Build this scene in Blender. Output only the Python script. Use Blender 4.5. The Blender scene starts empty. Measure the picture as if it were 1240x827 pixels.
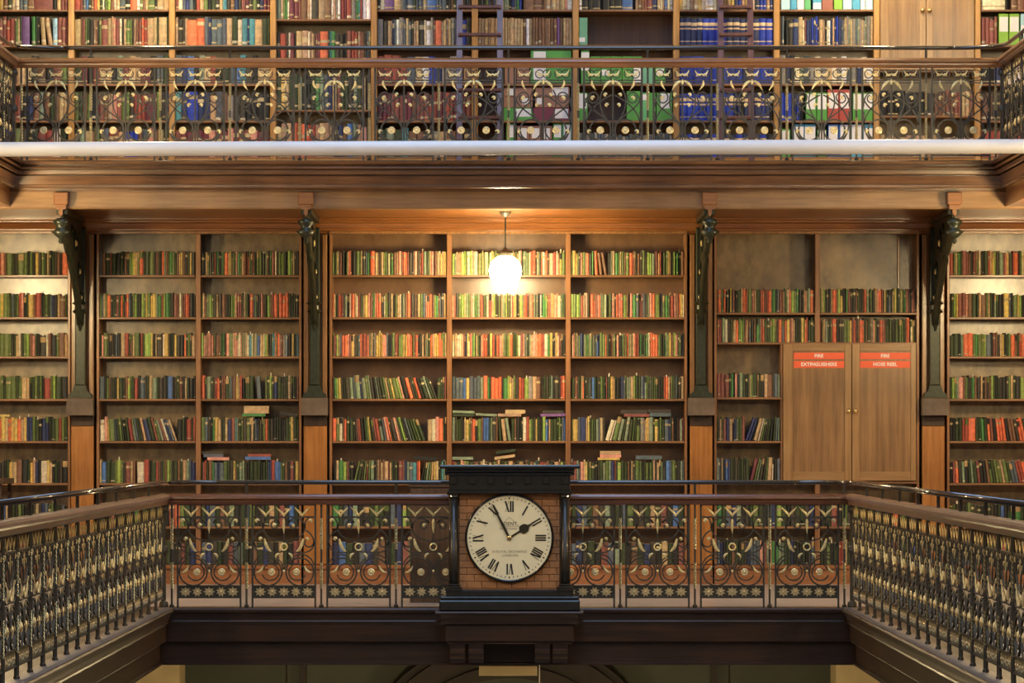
import bpy, math, random
from mathutils import Vector, Matrix

# ------------------------------------------------------------------ camera, light, exposure
SC = bpy.context.scene
COL = SC.collection
FPX, CX, HY, CAMY, CAMZ = 4567.0, 615.0, 531.0, -31.5, 1.414   # long lens, 31.5 m down the hall
cd = bpy.data.cameras.new('camera')
cam = bpy.data.objects.new('camera', cd)
COL.objects.link(cam)
cam.location = (0, CAMY, CAMZ)
cam.rotation_euler = (math.pi / 2, 0, 0)
cd.sensor_width = 36
cd.lens = 36 * FPX / 1240
cd.shift_x = (620 - CX) / 1240
cd.shift_y = (HY - 413.5) / 1240
cd.clip_end = 200
SC.camera = cam

w = bpy.data.worlds.new('world')
SC.world = w
w.use_nodes = True
w.node_tree.nodes['Background'].inputs[0].default_value = (0.55, 0.7, 1.0, 1)
w.node_tree.nodes['Background'].inputs[1].default_value = 0.3

SKY_E, LAMP_L, SIDE_L, UP_L, HALL_L, GROUND_FILL_L = 1800.0, 185.0, 285.0, 275.0, 145.0, 120.0
sl = bpy.data.lights.new('skylight', 'AREA')
sl.shape = 'RECTANGLE'; sl.size = 4.4; sl.size_y = 30.0
sl.energy = SKY_E; sl.color = (0.40, 0.62, 1.0)
so = bpy.data.objects.new('skylight', sl); COL.objects.link(so)
so.location = (0, -13.5, 11.2)

SC.view_settings.view_transform = 'Standard'
SC.view_settings.look = 'None'
SC.view_settings.gamma = 1
SC.view_settings.exposure = 0.0
SC.view_settings.use_curve_mapping = False

R = random.Random(7)

def WX(px, y): return (px - CX) * (y - CAMY) / FPX
def WZ(py, y): return CAMZ + (HY - py) * (y - CAMY) / FPX

# ------------------------------------------------------------------ mesh helpers
class MB:
    def __init__(s): s.v = []; s.f = []; s.c = []
    def add(s, vs, fs, col=None):
        b = len(s.v)
        s.v += [tuple(p) for p in vs]
        s.f += [tuple(i + b for i in f) for f in fs]
        s.c += [col if not isinstance(col, list) else col[k] for k in range(len(fs))] if col is not None else [None] * len(fs)
        return s
    def box(s, x0, x1, y0, y1, z0, z1, col=None):
        return s.add([(x0, y0, z0), (x1, y0, z0), (x1, y1, z0), (x0, y1, z0), (x0, y0, z1), (x1, y0, z1), (x1, y1, z1), (x0, y1, z1)],
                     [(0, 3, 2, 1), (4, 5, 6, 7), (0, 1, 5, 4), (1, 2, 6, 5), (2, 3, 7, 6), (3, 0, 4, 7)], col)
    def bbox(s, x0, x1, y0, y1, z0, z1, b=0.004):
        """box with chamfered front edges (facing -y)"""
        vs = []; 
        for (y, i) in ((y0, b), (y0 + b, 0), (y1, 0)):
            vs += [(x0 + i, y, z0 + i), (x1 - i, y, z0 + i), (x1 - i, y, z1 - i), (x0 + i, y, z1 - i)]
        fs = [(0, 1, 2, 3), (11, 10, 9, 8)]
        for k in (0, 4):
            for j in range(4):
                fs.append((k + j, k + 4 + j, k + 4 + (j + 1) % 4, k + (j + 1) % 4))
        return s.add(vs, fs)
    def tube(s, pts, r, n=5, closed=False, flat=1.0):
        pts = [Vector(p) for p in pts]
        m = len(pts)
        rs = r if isinstance(r, (list, tuple)) else [r] * m
        vs = []; up0 = None
        for i, p in enumerate(pts):
            a = pts[(i - 1) % m] if (closed or i > 0) else pts[i]
            b = pts[(i + 1) % m] if (closed or i < m - 1) else pts[i]
            t = (b - a); t = t.normalized() if t.length > 1e-9 else Vector((0, 0, 1))
            ref = Vector((0, 1, 0)) if abs(t.y) < 0.9 else Vector((1, 0, 0))
            u = t.cross(ref).normalized(); wv = t.cross(u).normalized()
            for k in range(n):
                an = 2 * math.pi * (k + .5) / n
                vs.append(p + u * (rs[i] * math.cos(an)) + wv * (rs[i] * flat * math.sin(an)))
        fs = []
        for i in range(m if closed else m - 1):
            j = (i + 1) % m
            for k in range(n):
                fs.append((i * n + k, i * n + (k + 1) % n, j * n + (k + 1) % n, j * n + k))
        if not closed:
            fs.append(tuple(range(n))[::-1]); fs.append(tuple((m - 1) * n + k for k in range(n)))
        return s.add(vs, fs)
    def lathe(s, c, axis, prof, n=12):
        c = Vector(c); vs = []
        for (r, t) in prof:
            for k in range(n):
                a = 2 * math.pi * k / n
                if axis == 'z': vs.append(c + Vector((r * math.cos(a), r * math.sin(a), t)))
                elif axis == 'y': vs.append(c + Vector((r * math.cos(a), t, r * math.sin(a))))
                else: vs.append(c + Vector((t, r * math.cos(a), r * math.sin(a))))
        fs = []
        for i in range(len(prof) - 1):
            for k in range(n):
                fs.append((i * n + k, i * n + (k + 1) % n, (i + 1) * n + (k + 1) % n, (i + 1) * n + k))
        fs.append(tuple(range(n))[::-1]); fs.append(tuple((len(prof) - 1) * n + k for k in range(n)))
        return s.add(vs, fs)
    def prism(s, poly, y0, y1):
        """polygon in x,z extruded along y"""
        n = len(poly)
        vs = [(x, y0, z) for x, z in poly] + [(x, y1, z) for x, z in poly]
        return s.add(vs, [tuple(range(n)), tuple(range(2 * n - 1, n - 1, -1))] + [(i, i + n, (i + 1) % n + n, (i + 1) % n) for i in range(n)])
    def prism_x(s, poly, x0, x1):
        """polygon in y,z extruded along x"""
        n = len(poly)
        vs = [(x0, y, z) for y, z in poly] + [(x1, y, z) for y, z in poly]
        return s.add(vs, [tuple(range(n)), tuple(range(2 * n - 1, n - 1, -1))] + [(i, i + n, (i + 1) % n + n, (i + 1) % n) for i in range(n)])
    def sweep(s, path, prof, d0=None, d1=None, closed_prof=True):
        """profile (offset to the walking direction's left-hand normal, z) swept along xy path, mitred"""
        P = [Vector((p[0], p[1])) for p in path]; vs = []; n = len(prof)
        for i, p in enumerate(P):
            a = (P[i] - P[i - 1]).normalized() if i > 0 else (Vector(d0).normalized() if d0 else (P[1] - P[0]).normalized())
            b = (P[i + 1] - P[i]).normalized() if i < len(P) - 1 else (Vector(d1).normalized() if d1 else a)
            na = Vector((-a.y, a.x)); nb = Vector((-b.y, b.x))
            m = (na + nb); m = m.normalized() / max(0.2, (m.normalized()).dot(na))
            for (o, z) in prof: vs.append((p.x + m.x * o, p.y + m.y * o, z))
        fs = []
        for i in range(len(P) - 1):
            for k in range(n if closed_prof else n - 1):
                fs.append((i * n + k, i * n + (k + 1) % n, (i + 1) * n + (k + 1) % n, (i + 1) * n + k))
        if closed_prof:
            fs.append(tuple(range(n))[::-1]); fs.append(tuple((len(P) - 1) * n + k for k in range(n)))
        return s.add(vs, fs)
    def mesh(s, name, org=(0, 0, 0), mat=None, smooth=False):
        me = bpy.data.meshes.new(name)
        me.from_pydata([(x - org[0], y - org[1], z - org[2]) for x, y, z in s.v], [], s.f)
        if any(c is not None for c in s.c):
            at = me.color_attributes.new('Col', 'FLOAT_COLOR', 'CORNER')
            buf = []
            for p, c in zip(me.polygons, s.c):
                buf += list(c + (1.0,)) * p.loop_total
            at.data.foreach_set('color', buf)
        import bmesh
        bm = bmesh.new(); bm.from_mesh(me); bmesh.ops.recalc_face_normals(bm, faces=bm.faces); bm.to_mesh(me); bm.free()
        if mat: me.materials.append(mat)
        if smooth:
            for p in me.polygons: p.use_smooth = p.loop_total <= 4
        return me

WL = {}
def tag(o, label=None, cat=None, group=None, kind=None):
    if label: o['label'] = label
    if cat: o['category'] = cat
    if group: o['group'] = group
    if kind: o['kind'] = kind
    return o
def thing(name, label, cat, loc=(0, 0, 0), group=None):
    o = bpy.data.objects.new(name, None); COL.objects.link(o)
    o.location = loc; o.empty_display_size = .1
    WL[o] = Vector(loc)
    return tag(o, label, cat, group)
def put(name, me, parent=None, loc=(0, 0, 0), rz=0, rot=None):
    o = bpy.data.objects.new(name, me); COL.objects.link(o)
    o.parent = parent; o.location = loc
    o.rotation_euler = rot if rot else (0, 0, rz)
    WL[o] = (WL[parent] if parent else Vector((0, 0, 0))) + Vector(loc)
    return o
def part(name, mb, mat, parent=None, smooth=False):
    """mb holds world coordinates; the object's origin goes to the piece's base"""
    xs, ys, zs = zip(*mb.v)
    org = Vector(((min(xs) + max(xs)) / 2, (min(ys) + max(ys)) / 2, min(zs)))
    me = mb.mesh(name, org, mat, smooth)
    base = WL[parent] if parent else Vector((0, 0, 0))
    return put(name, me, parent, org - base)
def struct(name, mb, mat, label=None, smooth=False):
    o = part(name, mb, mat, None, smooth); o['kind'] = 'structure'
    if label: o['label'] = label
    return o

def sphere_prof(r, n=8, a0=-90, a1=90):
    return [(max(1e-4, r * math.cos(math.radians(a0 + (a1 - a0) * i / n))), r * math.sin(math.radians(a0 + (a1 - a0) * i / n))) for i in range(n + 1)]

# ------------------------------------------------------------------ materials
def lin(h):
    h = h.lstrip('#'); o = []
    for i in (0, 2, 4):
        c = int(h[i:i + 2], 16) / 255
        o.append(c / 12.92 if c <= .04045 else ((c + .055) / 1.055) ** 2.4)
    return tuple(o)
def new_mat(name):
    m = bpy.data.materials.new(name); m.use_nodes = True
    return m, m.node_tree, m.node_tree.nodes['Principled BSDF']
def setp(b, **k):
    for n, v in k.items():
        b.inputs[n.replace('_', ' ')].default_value = v
def plain(name, col, rough=.5, metal=0.0, var=.12, scale=14, bump=0.0, coat=0.0):
    m, t, b = new_mat(name)
    co = t.nodes.new('ShaderNodeTexCoord'); no = t.nodes.new('ShaderNodeTexNoise')
    no.inputs['Scale'].default_value = scale; no.inputs['Detail'].default_value = 4
    t.links.new(co.outputs['Object'], no.inputs['Vector'])
    rp = t.nodes.new('ShaderNodeValToRGB')
    rp.color_ramp.elements[0].position = .3; rp.color_ramp.elements[1].position = .7
    rp.color_ramp.elements[0].color = tuple(c * (1 - var) for c in col) + (1,)
    rp.color_ramp.elements[1].color = tuple(min(1, c * (1 + var)) for c in col) + (1,)
    t.links.new(no.outputs['Fac'], rp.inputs[0]); t.links.new(rp.outputs[0], b.inputs['Base Color'])
    setp(b, Roughness=rough, Metallic=metal, Coat_Weight=coat)
    if bump:
        bp = t.nodes.new('ShaderNodeBump'); bp.inputs['Strength'].default_value = bump; bp.inputs['Distance'].default_value = .01
        t.links.new(no.outputs['Fac'], bp.inputs['Height']); t.links.new(bp.outputs[0], b.inputs['Normal'])
    return m
def wood(name, c0, c1, axis='x', rough=.35, coat=.25, scale=1.0, wear=0.0):
    """timber: grain stretched along one axis, each board a little different"""
    m, t, b = new_mat(name)
    co = t.nodes.new('ShaderNodeTexCoord'); mp = t.nodes.new('ShaderNodeMapping')
    sc = {'x': (1.2, 22, 22), 'y': (22, 1.2, 22), 'z': (22, 22, 1.2)}[axis]
    mp.inputs['Scale'].default_value = tuple(v * scale for v in sc)
    oi = t.nodes.new('ShaderNodeObjectInfo')
    t.links.new(co.outputs['Object'], mp.inputs['Vector'])
    no = t.nodes.new('ShaderNodeTexNoise'); no.noise_dimensions = '4D'
    no.inputs['Scale'].default_value = 1.6; no.inputs['Detail'].default_value = 6; no.inputs['Roughness'].default_value = .62
    mul = t.nodes.new('ShaderNodeMath'); mul.operation = 'MULTIPLY'; mul.inputs[1].default_value = 40
    t.links.new(oi.outputs['Random'], mul.inputs[0]); t.links.new(mul.outputs[0], no.inputs['W'])
    t.links.new(mp.outputs[0], no.inputs['Vector'])
    rp = t.nodes.new('ShaderNodeValToRGB')
    rp.color_ramp.elements[0].position = .32; rp.color_ramp.elements[1].position = .68
    rp.color_ramp.elements[0].color = c0 + (1,); rp.color_ramp.elements[1].color = c1 + (1,)
    t.links.new(no.outputs['Fac'], rp.inputs[0])
    out = rp.outputs[0]
    # broad tone drift
    n2 = t.nodes.new('ShaderNodeTexNoise'); n2.inputs['Scale'].default_value = 1.7; n2.inputs['Detail'].default_value = 3
    t.links.new(co.outputs['Object'], n2.inputs['Vector'])
    hs = t.nodes.new('ShaderNodeHueSaturation')
    mr = t.nodes.new('ShaderNodeMapRange'); mr.inputs['From Min'].default_value = .3; mr.inputs['From Max'].default_value = .7
    mr.inputs['To Min'].default_value = .78 - wear * .25; mr.inputs['To Max'].default_value = 1.2 + wear * .5
    t.links.new(n2.outputs['Fac'], mr.inputs['Value']); t.links.new(mr.outputs[0], hs.inputs['Value'])
    t.links.new(out, hs.inputs['Color']); t.links.new(hs.outputs[0], b.inputs['Base Color'])
    bp = t.nodes.new('ShaderNodeBump'); bp.inputs['Strength'].default_value = .12; bp.inputs['Distance'].default_value = .004
    t.links.new(no.outputs['Fac'], bp.inputs['Height']); t.links.new(bp.outputs[0], b.inputs['Normal'])
    setp(b, Roughness=rough, Coat_Weight=coat, Coat_Roughness=.18)
    return m

M = {}
M['neck_shade'] = wood('shade_dark_neck', (.022, .010, .004), (.045, .020, .008), 'z', .5, .0)  # dark tone stands in for the shade under the corbel blocks
M['beam'] = wood('dark_stained_beam', (.022, .0095, .0035), (.055, .024, .009), 'x', .42, .1)
M['beam_y'] = wood('dark_stained_beam_long', (.022, .0095, .0035), (.055, .024, .009), 'y', .42, .1)
M['ledge'] = wood('worn_ledge_timber', (.10, .075, .055), (.20, .15, .11), 'y', .45, .1)
M['rail'] = wood('handrail_timber', (.085, .030, .012), (.18, .068, .027), 'x', .24, .6)
M['rail_up'] = wood('upper_handrail_timber', (.22, .09, .028), (.37, .17, .058), 'x', .24, .6)
M['rail_y'] = wood('handrail_timber_long', (.13, .060, .028), (.27, .13, .062), 'y', .32, .3)
M['cornice'] = wood('cornice_timber', (.075, .032, .012), (.17, .080, .030), 'x', .24, .6, wear=.5)
M['cornice_y'] = wood('cornice_timber_long', (.075, .032, .012), (.17, .080, .030), 'y', .24, .6)
M['fascia'] = wood('fascia_timber', (.19, .10, .04), (.32, .185, .08), 'x', .3, .45)
M['soffit'] = wood('soffit_timber', (.16, .058, .014), (.30, .115, .028), 'x', .28, .5)
M['case'] = wood('bookcase_timber', (.17, .075, .028), (.34, .16, .06), 'z', .36, .3)
M['shelf'] = wood('shelf_timber', (.17, .080, .030), (.30, .15, .06), 'x', .4, .2)
M['gold'] = wood('golden_oak', (.36, .175, .040), (.56, .305, .090), 'z', .36, .3)
M['pil'] = wood('pilaster_timber', (.27, .105, .022), (.43, .18, .042), 'z', .24, .6)
M['frame'] = wood('frame_timber', (.18, .085, .03), (.36, .18, .065), 'z', .26, .5)
M['base'] = wood('plinth_timber', (.20, .075, .024), (.34, .14, .045), 'x', .3, .4)
M['oak'] = wood('cupboard_oak', (.25, .135, .045), (.37, .215, .085), 'z', .3, .4)
M['oak_panel'] = wood('cupboard_panel_oak', (.15, .075, .024), (.34, .185, .068), 'z', .32, .4, scale=.55)
M['oak_x'] = wood('cupboard_oak_rail', (.25, .135, .045), (.37, .215, .085), 'x', .36, .3)
M['ladder'] = wood('ladder_timber', (.075, .028, .022), (.15, .062, .045), 'z', .3, .4)
M['panel'] = wood('cabinet_board', (.075, .040, .018), (.15, .085, .04), 'z', .4, .2)
def patina(name, a, b2, rough=.32, sc=3.0):
    m, t, b = new_mat(name)
    co = t.nodes.new('ShaderNodeTexCoord'); mp = t.nodes.new('ShaderNodeMapping'); mp.inputs['Scale'].default_value = (sc, sc, sc * .6)
    t.links.new(co.outputs['Object'], mp.inputs['Vector'])
    no = t.nodes.new('ShaderNodeTexNoise'); no.inputs['Scale'].default_value = 2.2; no.inputs['Detail'].default_value = 8; no.inputs['Roughness'].default_value = .68
    t.links.new(mp.outputs[0], no.inputs['Vector'])
    rp = t.nodes.new('ShaderNodeValToRGB'); rp.color_ramp.elements[0].position = .34; rp.color_ramp.elements[1].position = .66
    rp.color_ramp.elements[0].color = a + (1,); rp.color_ramp.elements[1].color = b2 + (1,)
    t.links.new(no.outputs['Fac'], rp.inputs[0]); t.links.new(rp.outputs[0], b.inputs['Base Color'])
    bp = t.nodes.new('ShaderNodeBump'); bp.inputs['Strength'].default_value = .25; bp.inputs['Distance'].default_value = .01
    t.links.new(no.outputs['Fac'], bp.inputs['Height']); t.links.new(bp.outputs[0], b.inputs['Normal'])
    setp(b, Roughness=rough, Coat_Weight=.5, Coat_Roughness=.24)
    return m
M['back'] = patina('varnished_back_board', (.105, .062, .020), (.30, .198, .080))
M['back_mid'] = patina('varnished_back_board_red', (.14, .070, .030), (.22, .118, .052))
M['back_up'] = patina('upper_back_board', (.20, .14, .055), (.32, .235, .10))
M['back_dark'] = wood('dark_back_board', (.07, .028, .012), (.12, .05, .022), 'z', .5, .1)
M['iron'] = plain('painted_iron', (.062, .056, .040), .38, .25, .2, 30)
M['giron'] = plain('green_bronze_iron', (.030, .036, .022), .35, .35, .35, 22)
M['gilt'] = plain('gilding', (.88, .70, .32), .36, .45, .22, 40)
M['star'] = plain('star_gilding', (.84, .68, .36), .32, .75, .12, 40)
M['rose'] = plain('pale_gilding', (.88, .71, .35), .36, .5, .15, 40)
M['tube'] = plain('dark_steel_tube', (.05, .045, .036), .16, .3, .15, 20, coat=.8)
M['black'] = plain('black_case_paint', (.020, .019, .015), .3, .1, .2, 20, coat=.25)
M['bezel'] = plain('black_bezel', (.012, .012, .011), .25, .2, .1, 20, coat=.4)
M['brick'] = plain('clock_brick', (.40, .18, .062), .6, 0, .18, 25, .2)
M['mortar'] = plain('dark_mortar', (.045, .02, .009), .7, 0, .1, 25)
M['dial'] = plain('cream_dial', (.95, .86, .53), .4, 0, .04, 6)
M['ink'] = plain('black_ink', (.028, .025, .014), .5, 0, .1, 30)
M['faded'] = plain('faded_ink', (.34, .28, .15), .5, 0, .1, 30)
M['hand'] = plain('dark_hand', (.05, .042, .02), .35, .3, .1, 20)
M['brass'] = plain('brass', (.75, .58, .25), .25, .9, .08, 20)
M['marble'] = plain('pale_floor', (.38, .31, .25), .3, 0, .10, 5)
M['stone'] = plain('corbel_stone', (.12, .085, .055), .6, 0, .25, 12, .2)
M['cream'] = plain('cream_plaster', (.62, .50, .27), .6, 0, .12, 5)
M['green'] = plain('green_wall_paint', (.105, .12, .075), .5, 0, .12, 3)
M['plaster'] = plain('warm_plaster', (.50, .42, .30), .7, 0, .1, 2)
M['dim'] = plain('dim_moulding', (.05, .035, .022), .5, 0, .2, 5)
M['pipe'] = plain('pale_painted_pipe', (.74, .74, .74), .38, 0, .04, 3, coat=.2)
M['red'] = plain('red_sign', (.78, .115, .035), .45, 0, .04, 10)
M['white'] = plain('white_print', (.82, .80, .76), .5, 0, .03, 20)
def book_mat():
    m, t, b = new_mat('book_cloth')
    at = t.nodes.new('ShaderNodeVertexColor'); at.layer_name = 'Col'
    co = t.nodes.new('ShaderNodeTexCoord'); no = t.nodes.new('ShaderNodeTexNoise')
    no.inputs['Scale'].default_value = 26; no.inputs['Detail'].default_value = 3
    t.links.new(co.outputs['Object'], no.inputs['Vector'])
    mr = t.nodes.new('ShaderNodeMapRange'); mr.inputs['From Min'].default_value = .3; mr.inputs['From Max'].default_value = .7
    mr.inputs['To Min'].default_value = .75; mr.inputs['To Max'].default_value = 1.25
    t.links.new(no.outputs['Fac'], mr.inputs['Value'])
    hs = t.nodes.new('ShaderNodeHueSaturation'); t.links.new(mr.outputs[0], hs.inputs['Value']); t.links.new(at.outputs['Color'], hs.inputs['Color'])
    t.links.new(hs.outputs[0], b.inputs['Base Color']); setp(b, Roughness=.5)
    return m
M['book'] = book_mat()
M['pages'] = plain('page_edges', (.60, .50, .33), .8, 0, .15, 60)
def glow(name, col, s):
    m, t, b = new_mat(name)
    b.inputs['Base Color'].default_value = col + (1,)
    b.inputs['Emission Color'].default_value = col + (1,); b.inputs['Emission Strength'].default_value = s
    return m
WARM = (1.0, .76, .40)
M['globe'] = glow('lit_globe', WARM, LAMP_L)
M['globe_ground_fill'] = glow('ground_fill_globe', WARM, GROUND_FILL_L)
M['globe_side'] = glow('lit_globe_side', WARM, SIDE_L)
M['globe_up'] = glow('lit_globe_upper', (1.0, .80, .50), UP_L)
M['globe_hall'] = glow('lit_globe_hall', (1.0, .80, .50), HALL_L)

# ------------------------------------------------------------------ depth planes
YB = 5.2        # bookcase fronts
YU = 3.45       # upper gallery rail
YF = 3.60       # fascia under the upper gallery
XL, XU = 2.875, 4.58   # half openings of the lower and the upper gallery
ZU = 3.985      # upper floor
ZS = 3.55       # soffit under the upper gallery
YEND = -13.0    # side galleries run on towards the camera
bx = lambda px: WX(px, YB)
bz = lambda py: WZ(py, YB)

# ------------------------------------------------------------------ shell
def slab_u(xi, xo, yi, yo, y_end, z0, z1):
    mb = MB()
    mb.box(-xo, xo, yi, yo, z0, z1); mb.box(-xo, -xi, y_end, yi, z0, z1); mb.box(xi, xo, y_end, yi, z0, z1)
    return mb
struct('floor', slab_u(XL + .2, 7.2, .2, 5.75, -33, -.47, -.001), M['marble'])
struct('floor_upper', slab_u(XU + .05, 7.2, YU + .16, 5.75, -33, ZS + .02, ZU - .001), M['soffit'])
struct('ceiling', slab_u(XU + .05, 7.2, YU + .1, 5.75, -33, 7.9, 8.1), M['plaster'])
mb = MB(); mb.box(-7.2, 7.2, 5.76, 5.9, -4.8, 12); struct('wall_back', mb, M['plaster'])
mb = MB(); mb.box(-7.35, -7.2, -34, 5.9, -4.8, 12); struct('wall_left', mb, M['soffit'])
mb = MB(); mb.box(7.2, 7.35, -34, 5.9, -4.8, 12); struct('wall_right', mb, M['soffit'])
mb = MB(); mb.box(-7.35, 7.35, -34.2, -34, -4.8, 12); struct('wall_rear', mb, M['plaster'])
mb = MB(); mb.box(-7.35, 7.35, -34, 5.9, -4.9, -4.8); struct('floor_ground', mb, M['marble'])
mb = MB(); mb.box(-7.35, -2.8, -34, 5.9, 12, 12.2); mb.box(2.8, 7.35, -34, 5.9, 12, 12.2); mb.box(-2.8, 2.8, 3, 5.9, 12, 12.2); mb.box(-2.8, 2.8, -34, -29, 12, 12.2)
struct('ceiling_roof', mb, M['plaster'])

# lower gallery edge beams
EDGE = [(-.25, 0), (.09, 0), (.102, -.012), (.098, -.034), (.07, -.046), (.064, -.07), (.05, -.10), (.056, -.112), (.03, -.14), (.025, -.276), (.012, -.286), (-.03, -.292), (-.03, -.455), (-.015, -.462), (-.015, -.478), (-.3, -.478)]
mb = MB(); mb.sweep([(XL, 0), (-XL, 0)], EDGE, d0=(0, 1), d1=(0, -1)); struct('trim_1', mb, M['beam'])
mb = MB(); mb.sweep([(-XL, 0), (-XL, YEND - 4)], EDGE, d0=(-1, 0)); struct('trim_2', mb, M['beam_y'])
mb = MB(); mb.sweep([(XL, YEND - 4), (XL, 0)], EDGE, d1=(-1, 0)); struct('trim_3', mb, M['beam_y'])
# worn top boards on the side ledges
for nm, s in (('trim_4', -1), ('trim_5', 1)):
    mb = MB(); x0, x1 = sorted((s * (XL + .05), s * (XL - .092))); mb.box(x0, x1, YEND - 4, -.09, .0, .008); struct(nm, mb, M['ledge'])

# upper gallery cornice
CORN = [(-.05, ZU), (.105, ZU), (.122, 3.973), (.118, 3.953), (.10, 3.945), (.04, 3.943), (.04, 3.932), (.085, 3.930), (.090, 3.918), (.080, 3.908), (.02, 3.906), (.02, 3.895), (.062, 3.893), (.060, 3.862), (.05, 3.856), (-.02, 3.854), (-.02, 3.845), (.035, 3.843), (.012, 3.768), (.02, 3.764), (.02, 3.738), (.008, 3.732), (-.10, 3.730), (-.10, 3.709), (-.2, 3.708)]
mb = MB(); mb.sweep([(XU, YU), (-XU, YU)], CORN, d0=(0, 1), d1=(0, -1)); struct('trim_6', mb, M['cornice'])
mb = MB(); mb.sweep([(-XU, YU), (-XU, YEND)], CORN, d0=(-1, 0)); struct('trim_7', mb, M['cornice_y'])
mb = MB(); mb.sweep([(XU, YEND), (XU, YU)], CORN, d1=(-1, 0)); struct('trim_8', mb, M['cornice_y'])
# fascia beam with a small bead at its foot
mb = MB(); mb.prism_x([(YF, 3.715), (YF, 3.565), (YF + .012, 3.552), (YF + .03, ZS), (YF + .16, ZS), (YF + .16, 3.72)], -7.2, 7.2); struct('trim_9', mb, M['fascia'])
# soffit of the upper gallery: boards, and cross beams over the brackets
mb = MB(); mb.box(-7.2, 7.2, YF + .16, YB + .2, ZS + .004, ZS + .03); struct('ceiling_soffit', mb, M['soffit'])
# moulding over the bookcases
TOPM = [(0, ZS + .003), (-.20, ZS + .003), (-.20, 3.535), (-.17, 3.525), (-.17, 3.512), (-.13, 3.50), (-.10, 3.462), (-.085, 3.452), (-.085, 3.435), (-.045, 3.425), (-.03, 3.405), (0, 3.405)]
mb = MB(); mb.prism_x([(YB + .05 + o, z) for o, z in TOPM], -7.2, 7.2); struct('trim_10', mb, M['soffit'])

# ground floor seen below the beam
YG = 5.2
gz = lambda py: WZ(py, YG)
gx = lambda px: WX(px, YG)
mb = MB(); mb.box(-7.2, 7.2, YG + .3, YG + .5, -4.8, -.47); struct('wall_ground', mb, M['green'])
acx, arz = gx(618), gz(797)
mb = MB(); 
for (ra, rb, yy) in ((1.0, 1.14, .0), (1.14, 1.22, .05), (1.22, 1.38, -.02), (1.38, 1.46, .06)):
    N = 24; vs = []; fs = []
    cz0 = gz(803) - 1.0
    for i in range(N + 1):
        a = math.pi * i / N
        for r in (ra, rb):
            for y in (YG - .08 + yy, YG + .3):
                vs.append((acx + r * math.cos(a), y, cz0 + r * .86 * math.sin(a)))
    for i in range(N):
        b = i * 4
        fs += [(b, b + 2, b + 6, b + 4), (b + 1, b + 5, b + 7, b + 3), (b, b + 4, b + 5, b + 1), (b + 2, b + 3, b + 7, b + 6)]
    mb.add(vs, fs)
struct('trim_11', mb, M['dim'], 'dark moulded archway below the clock')
for k, px in enumerate((365, 866)):
    mb = MB(); mb.box(gx(px) - .035, gx(px) + .035, YG + .2, YG + .3, -4.8, -.47); struct('trim_%d' % (12 + k), mb, M['dim'])

# ------------------------------------------------------------------ piers with capitals under the side beams
def pier(px0, px1, label):
    yy = 3.0
    x0, x1 = WX(px0, yy), WX(px1, yy); zt = -.48
    t = thing('stone_pier', label, 'pier', ((x0 + x1) / 2, yy, -4.8), 'cream piers under the lower gallery')
    part('shaft', MB().box(x0 + .06, x1 - .06, yy, yy + .5, -4.8, -1.15), M['cream'], t)
    part('capital', MB().box(x0, x1, yy - .05, yy + .55, -1.02, zt), M['cream'], t)
    mb = MB(); mb.prism([(x0 - .03, -1.02), (x1 + .03, -1.02), (x1 + .03, -1.06), (x1 - .04, -1.15), (x0 + .04, -1.15), (x0 - .03, -1.06)], yy - .08, yy + .58)
    part('necking', mb, M['cream'], t)
pier(148, 218, 'cream plastered pier under the balcony beam, left of the archway')
pier(1012, 1088, 'cream plastered pier under the balcony beam, right of the archway')

# ------------------------------------------------------------------ lower bookcases
ROWS = [333, 384, 431.5, 483, 534, 585, 637.5, 684]
DEP = .32
def bookcase(label, cols, back, rows_of=None, cut=None):
    """cols: px spans of the open columns; the uprights fill what lies between"""
    x0, x1 = bx(cols[0][0]), bx(cols[-1][1])
    t = thing('bookcase', label, 'bookcase', ((x0 + x1) / 2, YB + .15, 0), 'tall bookcases of the lower gallery')
    part('back_panel', MB().box(x0 - .02, x1 + .02, YB + DEP, YB + DEP + .02, .03, 3.44), M[back], t)
    edges = [(x0 - .026, x0)] + [(bx(a[1]), bx(b[0])) for a, b in zip(cols, cols[1:])] + [(x1, x1 + .026)]
    for k, (a, b) in enumerate(edges):
        for (q0, q1) in (((.19, bz(583) - .022), (bz(414.5) + .0005, 3.405)) if cut and 0 < k < len(edges) - 1 else ((.19, 3.405),)):
            part('upright', MB().bbox(a, b, YB, YB + DEP, q0, q1), M['case'], t)
    part('top_rail', MB().bbox(x0 - .026, x1 + .026, YB - .008, YB + .03, 3.405, 3.44), M['frame'], t)
    mb = MB(); mb.prism_x([(YB + .3, 0), (YB - .05, 0), (YB - .05, .145), (YB - .075, .15), (YB - .075, .165), (YB - .05, .172), (YB - .04, .1832), (YB + .3, .1832)], x0 - .026, x1 + .026)
    part('plinth', mb, M['base'], t)
    for k, (a, b) in enumerate(cols):
        for py in (rows_of[k] if rows_of else ROWS[:-1]):
            sag = .0
            mb = MB().bbox(bx(a) + .0005, bx(b) - .0005, YB + .006, YB + DEP - .001, bz(py) - .021, bz(py), .003)
            part('shelf', mb, M['shelf'], t)
    return t
LOWC = {'A': (-70, 82), 'B': (120, 237), 'C': (243, 362), 'D': (402, 541), 'E': (547, 685), 'F': (691, 829), 'G': (868, 987), 'H': (993, 1110), 'I': (1150, 1300)}
bookcase('wide brown bookcase cut off by the edge of view beyond the first bracket', [LOWC['A']], 'back')
bookcase('brown two-column bookcase with a faded back board between the two left brackets', [LOWC['B'], LOWC['C']], 'back')
bookcase('brown three-column bookcase behind the hanging globe lamp', [LOWC['D'], LOWC['E'], LOWC['F']], 'back_mid')
R_G = [378.5, 637.5]; R_N = [481, 534, 583]
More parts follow.
